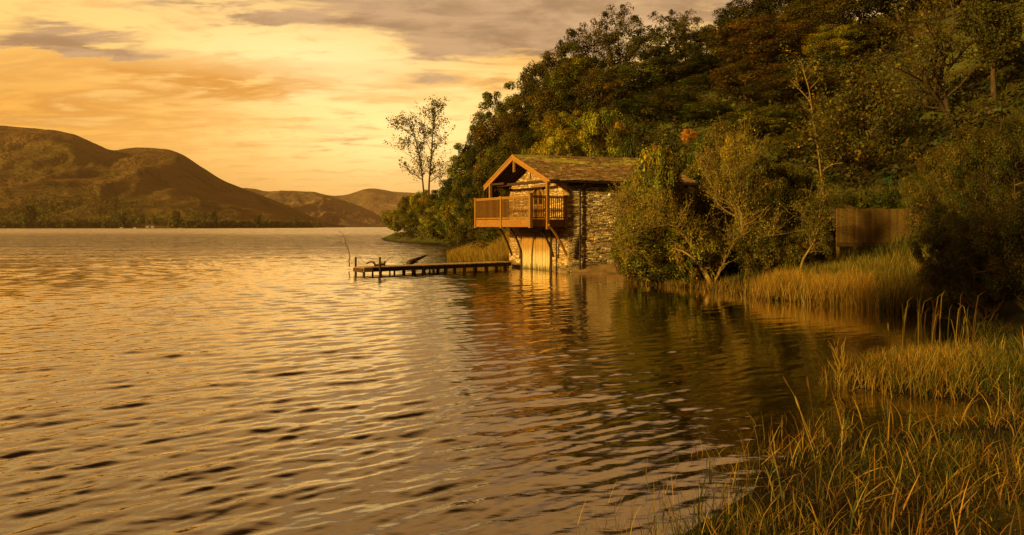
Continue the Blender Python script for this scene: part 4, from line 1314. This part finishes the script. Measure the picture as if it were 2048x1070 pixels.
# dark limbed trees on the meadow
traced_tree('spreading_oak', 'blackish tree with widely forking bare limbs against the hillside meadow', 'tree', 46,
            [([(1893, 300), (1896, 260), (1893, 215), (1886, 190), (1880, 165)], .26, .16), ([(1892, 225), (1872, 195), (1850, 165), (1832, 130), (1815, 105)], .13, .03), ([(1886, 190), (1868, 150), (1872, 110), (1862, 70), (1848, 40)], .13, .03),
             ([(1880, 165), (1888, 120), (1900, 80), (1908, 40), (1900, 0)], .13, .03), ([(1893, 215), (1860, 215), (1830, 200), (1800, 185)], .09, .02), ([(1895, 140), (1920, 110), (1945, 82), (1960, 60)], .10, .02),
             ([(1850, 165), (1822, 150), (1790, 135)], .06, .02), ([(1872, 110), (1845, 100), (1825, 70), (1800, 50)], .06, .02), ([(1890, 120), (1870, 80), (1850, 20)], .06, .02), ([(1908, 40), (1930, 20), (1945, 0)], .05, .02)],
            4200, .10, 'brown', spread=1.8, twigs=9, seed=21, depth=2.2, clump=.5, bark='bark', crown_from=.6)
traced_tree('dark_limbed_tree', 'dark tree with a layered crown near the right edge, standing before the meadow', 'tree', 44,
            [([(1990, 260), (1988, 200), (1986, 150), (1988, 110), (1992, 70)], .20, .08), ([(1987, 145), (2010, 130), (2040, 112)], .08, .02), ([(1988, 105), (1965, 80), (1940, 66)], .07, .02), ([(1990, 85), (2015, 60), (2045, 45)], .07, .02),
             ([(1992, 70), (1985, 50), (1975, 30)], .06, .02)], 8000, .10, 'dark', spread=1.5, twigs=9, seed=22, depth=1.6, clump=.5, crown_from=.55)
traced_tree('leaning_sycamore', 'tree of several dark leaning trunks above the board fence', 'tree', 42,
            [([(1738, 385), (1732, 350), (1728, 310), (1724, 270), (1720, 230)], .30, .16), ([(1726, 375), (1712, 345), (1698, 318), (1690, 285), (1684, 250)], .19, .09), ([(1718, 380), (1700, 360), (1688, 330), (1678, 300), (1672, 280)], .10, .05),
             ([(1726, 290), (1745, 262), (1768, 240), (1790, 225)], .08, .03), ([(1724, 270), (1706, 235), (1700, 205)], .08, .03), ([(1698, 318), (1675, 300), (1650, 290)], .05, .02), ([(1722, 250), (1740, 215), (1745, 190)], .08, .03),
             ([(1738, 330), (1775, 318), (1810, 322)], .06, .02)], 7000, .10, 'brown', spread=1.8, twigs=8, seed=23, depth=2.0, clump=.55, crown_from=.75)

# the big leafy bushes at the right
PR['near'] = [proto('near', 61, 6, .3, 3.2, 230, 230, .058, .50, .16, stems=5, limbs=60, fill=.5, flat=.75, twig_r=.012),
              proto('near', 62, 6, .2, 3.3, 210, 230, .046, .50, .16, stems=5, limbs=60, fill=.55, flat=.75, twig_r=.012)]
G5 = 'leafy bushes at the right'
for a in [('near', 'brown', 1935, 232, 24.5, 220, 'tall bronze green bush right of the board fence'),
          ('near', 'dark', 2035, 215, 23.0, 230, 'tall bush cut by the right edge of the picture, its upper leaves brownish'),
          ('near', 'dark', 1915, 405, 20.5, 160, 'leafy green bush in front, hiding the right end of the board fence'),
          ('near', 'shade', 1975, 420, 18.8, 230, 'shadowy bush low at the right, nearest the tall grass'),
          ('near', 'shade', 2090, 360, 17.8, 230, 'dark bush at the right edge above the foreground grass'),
          ('near', 'olive', 1850, 340, 31.5, 90, 'olive bush peeping out between the board fence and the bronze green bush')]:
    plant(*a, cat='bush', name='leafy_bush', group=G5)

# unseen trees added behind the viewpoint to shade the right bank and its bushes
for k, (x, y, h, w, lab) in enumerate([(-19.5, -4.2, 15, 6.0, 'broad unseen tree added for shade behind the viewpoint, closest to the water'), (-16, -13.8, 16, 6.5, 'broad unseen tree added for shade behind the viewpoint, middle one of three'),
                                       (-10, -17, 15, 7, 'broad unseen tree added for shade behind the viewpoint, furthest from the water')]):
    crown, trunk, h0, r0 = PR['broad'][k]
    t = empty('broadleaf_tree', (x, y, zg(x, y)), k * 2.1, lab, 'tree', 'added shade trees behind the viewpoint'); t.scale = (w / (2.15 * r0),) * 2 + (h / h0,)
    a = link('crown', crown, M['leaf'], t); a.color = (*COLS['olive'], 1); link('trunk', trunk, M['bark'], t)

# ------------------------------------------------------------------ far shore wood
rg = np.random.default_rng(5)
NT = 6500
tpx = rg.uniform(-700, 640, NT); u = rg.random(NT) ** 1.4
pxs, fD, rD, pys = H1
foot = np.interp(tpx, pxs, fD)
deep = np.interp(tpx, [-700, 0, 200, 400, 620], [420, 420, 330, 200, 70])
tD = foot - 12 + u * deep
# leave some fields open
keep = (np.sin(tpx * .021 + 1) * np.sin(tD * .019 + tpx * .006) > -.35) | (u < .22)
keep &= ~((np.abs(tpx - 300) < 42) & (u < .30))
tpx, tD = tpx[keep], tD[keep]
tz = np.array([max(.5, hill_z(a, b_) - 2) for a, b_ in zip(tpx, tD)]); tx = (tpx - 1024) / F * tD
hh_ = rg.uniform(7, 14, len(tx))
cs = []
for x, y, z, h in zip(tx, tD, tz, hh_):
    for k in range(3): cs.append((x + rg.normal(0, 1.6), y + rg.normal(0, 1.6), z + h * (.25 + .25 * k)))
V, Q, col, _ = crown_arrays(9, 1, 0, 1, len(cs), 22, 1.3, 2.9, flat=1.0, centers=np.array(cs), up_bias=.4, hue=.2)
o = link('far_shore_wood', npmesh('far_shore_wood', V, Q, col), M['leaf']); o.color = (.13, .118, .018, 1)
tag(o, 'dark green wood along the far shore below the left hill', 'wood', kind='stuff')
PR['far'] = [proto('far', 71, 14, 1, 5.5, 30, 60, .8, 2.2, .3, limbs=8, flat=.8), proto('far', 72, 18, 1, 4.0, 30, 60, .8, 1.9, .3, limbs=8, flat=.8, egg=.5)]
for px, py, D, w, v, lab in [(428, 415, 1010, 11, 1, 'tall pointed tree standing out above the far shore wood below the left hill'), (352, 421, 960, 16, 0, 'rounded tree above the campsite clearing on the far shore'),
                             (245, 424, 925, 15, 0, 'rounded dark tree left of the campsite clearing on the far shore'), (515, 428, 1080, 14, 0, 'broad dark tree near the right end of the far shore wood'),
                             (592, 433, 1200, 9, 1, 'last small tree at the right end of the far shore wood'), (60, 408, 905, 22, 0, 'big dark tree in the far shore wood near the left edge of the picture')]:
    plant('far', 'dark', px, py, D, w, lab, base=1.0, var=v, name='far_tree')
# lakeside field strip, boats and shed
m_, g_, o_ = material('far_grass'); pbr(g_, o_, g_.mix(g_.mr(g_.noise(objc(g_), .02, 3), .4, .6), (.13, .13, .03), (.20, .15, .04)), 1, None, 0)
b = MB()
vs = []
for k, px in enumerate(np.linspace(-700, 690, 60)):
    D = np.interp(px, pxs, fD); 
    for dd, z in ((-26, -.5), (-18, .35), (30, 1.6)): vs.append(((px - 1024) / F * (D + dd), D + dd, z))
b.add(vs, [(k * 3 + j, k * 3 + 3 + j, k * 3 + 4 + j, k * 3 + 1 + j) for k in range(59) for j in (0, 1)])
tag(b.build('far_shore', m_), kind='structure')


def far_boat(px, D, L, label, cabin):
    t = empty('boat', (*P2(px, D), 0), rt.uniform(-.4, .4), label, 'boat', 'boats on the far shore')
    b = MB(); n = 9; sec = []
    for i in range(n):
        s = i / (n - 1); w = .9 * (1 - (2 * s - .85) ** 2 * .55 if s > .42 else 1) * (1 if s < .9 else .35); w = w if i < n - 1 else .03
        x = (s - .5) * L; sec.append([(x, -w, .75 + .25 * s * s), (x, -w * .7, -.15), (x, w * .7, -.15), (x, w, .75 + .25 * s * s)])
    b.add([p for s_ in sec for p in s_], [(i * 4 + j, i * 4 + 4 + j, i * 4 + 5 + j, i * 4 + 1 + j) for i in range(n - 1) for j in range(3)] + [(0, 1, 2, 3)] + [(i * 4, i * 4 + 3, i * 4 + 7, i * 4 + 4) for i in range(n - 1)])
    link('hull', b.mesh('hull'), M['white'], t)
    if cabin:
        b = MB(); b.add([(-L * .2, -.6, .8), (L * .15, -.5, .8), (L * .15, .5, .8), (-L * .2, .6, .8), (-L * .18, -.5, 1.7), (L * .05, -.42, 1.65), (L * .05, .42, 1.65), (-L * .18, .5, 1.7)],
                        [(4, 5, 6, 7), (0, 1, 5, 4), (1, 2, 6, 5), (2, 3, 7, 6), (3, 0, 4, 7)]); link('cabin', b.mesh('cabin'), M['white'], t)


far_boat(243, 905, 6, 'small white boat at the far shore, leftmost of three', True)
far_boat(270, 915, 5, 'small white boat by the far campsite clearing, middle one of three', True)
far_boat(361, 935, 5.5, 'small white boat on the far shore, rightmost of three', False)
t = empty('shed', (*P2(301, 935), .8), .2, 'low dark roofed shed in the far shore clearing', 'shed')
b = MB(); b.box((-5, -3, 0), (10, 0, 0), (0, 6, 0), (0, 0, 3), (.5, .4, .3)); link('wall', b.mesh('wall'), M['stone'], t)
b = MB(); b.add([(-5.6, -3.6, 2.9), (5.6, -3.6, 2.9), (5.6, 3.6, 2.9), (-5.6, 3.6, 2.9), (-5.6, 0, 5), (5.6, 0, 5)], [(0, 1, 5, 4), (2, 3, 4, 5), (0, 4, 3), (1, 2, 5), (0, 3, 2, 1)], (.08, .06, .05)); link('roof', b.mesh('roof'), M['slate'], t)
b = MB(); b.box((-1.2, -3.05, 0), (2.2, 0, 0), (0, .04, 0), (0, 0, 2.2), (.2, .15, .1)); link('door', b.mesh('door'), M['dark_timber'], t)


# ------------------------------------------------------------------ grass and reeds
def blades(name, pos, h, w, cols, seed, mat, label, cat, lean=.35, curl=.5, kind='stuff', segs=4, upcurl=1.0, wind=(0.15, 0.05)):
    r = np.random.default_rng(seed); N = len(pos)
    an = r.uniform(0, 2 * np.pi, N); tilt = np.abs(r.normal(0, lean, N)); cu = np.abs(r.normal(0, curl, N)) + .05
    dr = np.stack([np.cos(an) + wind[0], np.sin(an) + wind[1]], 1)
    wa = r.uniform(0, 2 * np.pi, N); wd = np.stack([np.cos(wa), np.sin(wa), np.zeros(N)], 1)
    V = []; C_ = []
    p = np.column_stack([pos[:, 0], pos[:, 1], pos[:, 2]]).astype(float)
    ang = tilt.copy()
    for i in range(segs + 1):
        t = i / segs
        wd_ = (w * (1 - t ** 1.6) * (0.75 + .5 * min(t * 3, 1)) * .5 + .0006)[:, None] * wd
        V.append(p - wd_); V.append(p + wd_)
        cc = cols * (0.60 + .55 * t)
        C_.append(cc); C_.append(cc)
        st = (h / segs)[:, None] * np.column_stack([np.sin(ang)[:, None] * dr, np.cos(ang)])
        p = p + st
        ang = np.minimum(ang + cu * (0.6 + t) * upcurl * .5, 2.6)
    V = np.stack(V, 1); C_ = np.stack(C_, 1); k = 2 * (segs + 1)
    base = (np.arange(N) * k)[:, None]
    Q = np.concatenate([base + np.array([2 * i, 2 * i + 1, 2 * i + 3, 2 * i + 2]) for i in range(segs)], 0)
    o = link(name, npmesh(name, V.reshape(-1, 3), Q, C_.reshape(-1, 3)), mat)
    return tag(o, label, cat, kind=kind)


def scatter(n, x0, x1, y0, y1, seed, fn):
    r = np.random.default_rng(seed); P = np.column_stack([r.uniform(x0, x1, n), r.uniform(y0, y1, n)])
    z = land(P); p = fn(P, z, r); k = r.random(n) < p
    return np.column_stack([P[k], z[k]]), r


def vn(P, s, seed):
    """cheap smooth noise"""
    r = np.random.default_rng(seed); out = np.zeros(len(P))
    for i in range(7):
        a = r.uniform(0, 6.28); k = s * r.uniform(.6, 1.7); out += np.sin(k * (P[:, 0] * math.cos(a) + P[:, 1] * math.sin(a)) + r.uniform(0, 6.28))
    return out / 7 ** .5


def pick(r, n, pal, w=None):
    pal = np.array(pal); i = r.choice(len(pal), n, p=w); return pal[i] * np.exp(r.normal(0, .25, n))[:, None]


STRAW = (.42, .285, .04); ORANGE = (.37, .185, .018); GREEN = (.075, .092, .009); OLIVE = (.13, .112, .012); BROWN = (.15, .078, .015); DKG = (.045, .055, .008)

# foreground bank
def fn(P, z, r):
    d = seg_dist(P, S1); vis = (P[:, 0] / np.maximum(P[:, 1], .1) < .95) & (P[:, 0] / np.maximum(P[:, 1], .1) > -.2)
    c = np.clip(.42 + .75 * vn(P, 2.4, 3) + .35 * vn(P, 7, 23), .05, 1) * np.clip((z + .10) / .12, .15, 1)
    return np.where((z > -.03) & vis, c * np.where(z < .02, .35, 1), 0)
pos, r = scatter(150000, -1.5, 12, 4.2, 19, 31, fn)
dist = np.hypot(pos[:, 0], pos[:, 1]); k = r.random(len(pos)) < np.clip(1.25 - dist / 26, .35, 1); pos = pos[k]
n = len(pos); dry = vn(pos[:, :2], 1.1, 5) + .5 * vn(pos[:, :2], 4.0, 6) - .35
hgt = r.uniform(.10, .42, n) * (.85 + .25 * vn(pos[:, :2], 1.6, 8)).clip(.4, 1.5)
cA = pick(r, n, [STRAW, ORANGE, BROWN, OLIVE], [.34, .18, .22, .26]); cB = pick(r, n, [GREEN, OLIVE, DKG, STRAW], [.36, .22, .36, .06])
cc = np.where((dry + r.normal(0, .5, n) > .25)[:, None], cA, cB)
blades('foreground_grass', pos, hgt, r.uniform(.0035, .0085, n), cc, 41, M['grass'], 'tangled green and straw coloured grass on the near bank', 'grass', lean=.50, curl=.80, segs=4)
# dead litter lying between the tussocks
def fn(P, z, r): return np.where((z > -.05) & (P[:, 0] / np.maximum(P[:, 1], .1) < .9), np.clip(.5 + .6 * vn(P, 1.7, 27), .05, 1), 0)
pos, r = scatter(26000, -.5, 9, 4.5, 14, 65, fn); n = len(pos); pos[:, 2] += .02
blades('dead_grass_litter', pos, r.uniform(.10, .45, n), r.uniform(.004, .013, n), pick(r, n, [STRAW, BROWN, ORANGE, BROWN], [.25, .35, .15, .25]), 67, M['grass'], 'flattened dead grass and leaf litter between the tussocks of the near bank', 'litter', lean=1.6, curl=.35, segs=3)
# broad reed leaves in the foreground
def fn(P, z, r): return np.where((z > -.12) & (z < 1.1), np.clip(.35 + .6 * vn(P, 1.8, 13), 0.03, 1), 0)
pos, r = scatter(3200, 1.2, 11, 5.0, 15, 33, fn); n = len(pos)
cc = pick(r, n, [GREEN, DKG, ORANGE, STRAW, OLIVE], [.34, .18, .22, .14, .12])
blades('foreground_reeds', pos, r.uniform(.25, .62, n), r.uniform(.007, .014, n), cc, 43, M['grass'], 'broad bladed reeds rising through the grass of the near bank', 'reeds', lean=.32, curl=.62, segs=6)
def fn(P, z, r): return np.where((z > .02) & ((P[:, 0] / np.maximum(P[:, 1], .1) > .85)), 1, 0)
pos, r = scatter(45000, 4, 26, 3.0, 26, 34, fn); n = len(pos)
blades('bank_grass', pos, r.uniform(.15, .5, n), r.uniform(.006, .014, n), pick(r, n, [OLIVE, GREEN, DKG, BROWN], [.3, .3, .25, .15]), 44, M['grass'], 'rough dark green grass on the rising bank at the far right', 'grass', lean=.4, curl=.6, segs=3)
# golden lobe of grass on the spit
def fn(P, z, r):
    e = ((P[:, 0] - 7.2) / 1.7) ** 2 + ((P[:, 1] - 12.0) / 1.3) ** 2
    return np.where((z > -.10), np.exp(-e * 1.2), 0)
pos, r = scatter(60000, 4.6, 10, 10.2, 16, 35, fn); n = len(pos)
cc = np.where((pos[:, 0] / pos[:, 1] + r.normal(0, .03, n) > .66)[:, None], pick(r, n, [OLIVE, GREEN, DKG, STRAW], [.35, .3, .25, .1]), pick(r, n, [STRAW, ORANGE, OLIVE, GREEN], [.36, .26, .24, .14]))
blades('golden_grass', pos, r.uniform(.18, .48, n), r.uniform(.005, .010, n), cc, 45, M['grass'], 'golden orange grass on the low spit beyond the dark inlet', 'grass', lean=.28, curl=.45)
# reed bed in front of the fence
def fn(P, z, r):
    d = seg_dist(P, S1); return np.where((z > -.10) & (d < 6.5) & (P[:, 0] / P[:, 1] > .40 + r.normal(0, .022, len(P)) + .02 * vn(P, 1.5, 4)), np.clip(1.1 - d / 7, .1, 1), 0)
pos, r = scatter(150000, 7.0, 17, 20.8, 31, 37, fn); n = len(pos)
dd = seg_dist(pos[:, :2], S1); g2 = (pos[:, 0] / pos[:, 1] > .52) | (dd > 2.2)
cA = pick(r, n, [STRAW, ORANGE, OLIVE], [.42, .38, .20]); cB = pick(r, n, [GREEN, OLIVE, STRAW, DKG], [.42, .32, .14, .12])
cc = np.where((g2 & (r.random(n) < .75))[:, None], cB, cA)
blades('reed_bed', pos, r.uniform(.35, .95, n) * np.where(pos[:, 1] > 27, .6, 1), r.uniform(.008, .016, n), cc, 47, M['grass'], 'golden and green reed bed at the water below the board fence', 'reeds', lean=.18, curl=.30)
# pale dead stalks at the water under the willows
def fn(P, z, r): return np.where((z > -.16) & (z < .35), np.clip(.5 + .6 * vn(P, 2.5, 17), .1, 1), 0)
pos, r = scatter(15000, 5.2, 10.5, 24, 33, 39, fn); n = len(pos)
cc = pick(r, n, [STRAW, BROWN, ORANGE, OLIVE], [.12, .48, .15, .25])
blades('shore_reeds', pos, r.uniform(.12, .45, n), r.uniform(.008, .016, n), cc, 49, M['grass'], 'thin pale dead stalks along the waterline under the willows', 'reeds', lean=.15, curl=.2)
# golden grass behind the jetty
def fn(P, z, r): return np.where((z > -.15) & (z < 1.6), 1, 0)
pos, r = scatter(60000, -5.2, .2, 44.2, 53, 51, fn); n = len(pos)
cc = pick(r, n, [STRAW, ORANGE, OLIVE], [.5, .2, .3])
blades('golden_reeds', pos, r.uniform(.4, 1.05, n), r.uniform(.014, .024, n), cc, 53, M['grass'], 'golden reeds on the bank behind the jetty beside the boathouse', 'reeds', lean=.15, curl=.25)
# meadow grass and underwood on the hill
def fn(P, z, r): return np.where((z > .1), np.clip(.5 + .5 * vn(P, .8, 19), .1, 1), 0)
pos, r = scatter(120000, 4, 34, 24, 62, 55, fn); n = len(pos)
cc = pick(r, n, [OLIVE, GREEN, DKG, BROWN], [.3, .3, .25, .15])
blades('hillside_grass', pos, r.uniform(.2, .6, n), r.uniform(.015, .035, n), cc, 57, M['grass'], 'rough dark green grass covering the slope under the trees', 'grass', lean=.3, curl=.4, segs=3)
# ferns / ground cover on the steep wooded slope
def fn(P, z, r): return np.where((z > .3), 1, 0)
pos, r = scatter(5200, -30, 75, 38, 118, 59, fn)
keep = ~((pos[:, 0] / pos[:, 1] > .57) & (pos[:, 1] > 50)); pos = pos[keep]
pos = pos[(pos[:, 0] < -1) | (pos[:, 1] > 49) | (pos[:, 0] > 15)]
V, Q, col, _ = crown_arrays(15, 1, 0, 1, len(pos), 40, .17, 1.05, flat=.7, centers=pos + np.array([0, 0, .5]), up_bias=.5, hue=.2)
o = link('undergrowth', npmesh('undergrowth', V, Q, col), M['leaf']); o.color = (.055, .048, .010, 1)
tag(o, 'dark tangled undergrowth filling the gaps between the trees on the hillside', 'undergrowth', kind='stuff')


# single tall stems and tufts that stand out
def stem(name, pts, D, w, colr, label, cat, head=None, group=None):
    pts3 = [Vector((*P2(px, D), ZP(py, D))) for px, py in pts]; root = pts3[0].copy()
    t = empty(name, root, 0, label, cat, group)
    b = MB(); b.tube([p - root for p in pts3], [w * (1 - .6 * i / (len(pts3) - 1)) for i in range(len(pts3))], 5, colr); o = link('stalk', b.mesh('stalk'), M['grass'], t)
    if head:
        b = MB(); a, c = pts3[-2], pts3[-1]; d = (c - a)
        q = [c - d.normalized() * .16 * i / 4 for i in range(5)]
        b.tube([p - root for p in q], [.004, .010, .013, .011, .004], 6, head); link('seed_head', b.mesh('seed_head'), M['grass'], t)
    return t


G6 = 'tall reed stems over the dark water'
stem('tall_reed', [(1632, 900), (1612, 850), (1588, 790), (1566, 752)], 7.6, .004, STRAW, 'tall thin reed stem leaning left over the dark water', 'reed', head=BROWN, group=G6)
stem('tall_reed', [(1628, 905), (1612, 860), (1598, 815), (1590, 792)], 7.4, .005, STRAW, 'shorter thick straw coloured stem just below the left leaning reed', 'reed', head=STRAW, group=G6)
stem('tall_reed', [(1634, 900), (1628, 850), (1622, 800), (1614, 752)], 7.7, .004, BROWN, 'tall brown headed reed stem standing nearly upright, right of the leaning one', 'reed', head=BROWN, group=G6)
stem('bent_stem', [(1458, 1000), (1468, 960), (1476, 918), (1482, 916), (1510, 915), (1540, 920), (1560, 935)], 6.7, .004, STRAW, 'dry stem bent over in a flat arch at the near water edge', 'reed')
stem('tall_reed', [(1778, 735), (1778, 700), (1777, 672), (1776, 645)], 13.2, .010, OLIVE, 'lone upright reed at the left edge of the tall stems by the dark bush', 'reed', head=STRAW)
stem('tall_reed', [(1694, 832), (1700, 822), (1715, 808), (1728, 798)], 9.6, .007, BROWN, 'short broken stick slanting out of the dark inlet', 'stick')
stick('sunken_log', [pp3(1398, 967, 6.9), pp3(1420, 980, 6.82), pp3(1448, 998, 6.7), pp3(1478, 1018, 6.55)], (.012, .035), 'bark', 'dark waterlogged branch lying in the shallows at the near grass edge', 'log', twigs=[([pp3(1410, 973, 6.87), pp3(1400, 976, 6.84), pp3(1392, 979, 6.8)], .012)])
t = empty('reed_tuft', (*P2(1678, 11.3), 0), 0, 'single pale yellow tuft of broken reed standing in the dark water left of the spit', 'reed')
b = MB(); rq = random.Random(3)
for k in range(16):
    x = rq.uniform(-.05, .05); y = rq.uniform(-.05, .05); l = rq.uniform(-.22, .12); h = rq.uniform(.35, .78)
    b.tube([(x, y, -.2), (x + .02, y, h * .4), (x + l * .6, y + rq.uniform(-.08, .08), h * .8), (x + l, y, h * rq.uniform(.9, 1.0))], [.011, .011, .009, .003], 4, STRAW)
link('blade', b.mesh('blade'), M['grass'], t)
t = empty('reed_clump', (*P2(1872, 14.8), zg(*P2(1872, 14.8))), 0, 'clump of tall brown reeds standing up behind the golden spit', 'reeds')
b = MB()
for k in range(34):
    x = rq.uniform(-.75, .75); y = rq.uniform(-.3, .3); h = rq.uniform(.7, 1.35); l = rq.uniform(-.12, .16); c = rq.choice([BROWN, STRAW, OLIVE])
    b.tube([(x, y, -.1), (x + l * .3, y, h * .5), (x + l, y, h * .92), (x + l * 2.2, y, h)], [.012, .010, .008, .003], 4, c)
link('blade', b.mesh('blade'), M['grass'], t)
# thin stalks in the shallow water at the bottom
def fn(P, z, r): return np.where((z < .0) & (z > -.30), .8, 0)
pos, r = scatter(1100, .2, 4.5, 5.0, 9.5, 61, fn); n = len(pos)
blades('shallow_water_stalks', pos, r.uniform(.15, .5, n), r.uniform(.003, .007, n), pick(r, n, [STRAW, GREEN, BROWN], [.4, .3, .3]), 63, M['grass'], 'sparse thin stalks standing in the shallows along the near bank', 'reeds', lean=.25, curl=.3)

# ------------------------------------------------------------------ evening haze over the lake
m_, g_, o_ = material('evening_haze')
vol = g_.node('ShaderNodeVolumePrincipled')
vol.inputs['Color'].default_value = (1.0, .70, .42, 1); vol.inputs['Density'].default_value = 7.5e-5; vol.inputs['Anisotropy'].default_value = .2
g_.l.new(vol.outputs[0], o_.inputs['Volume'])
b = MB(); b.box((-8000, -600, -3.6), (16000, 0, 0), (0, 8400, 0), (0, 0, 560))
tag(b.build('haze', m_), 'thin warm evening haze softening the far fells', 'haze', kind='stuff')
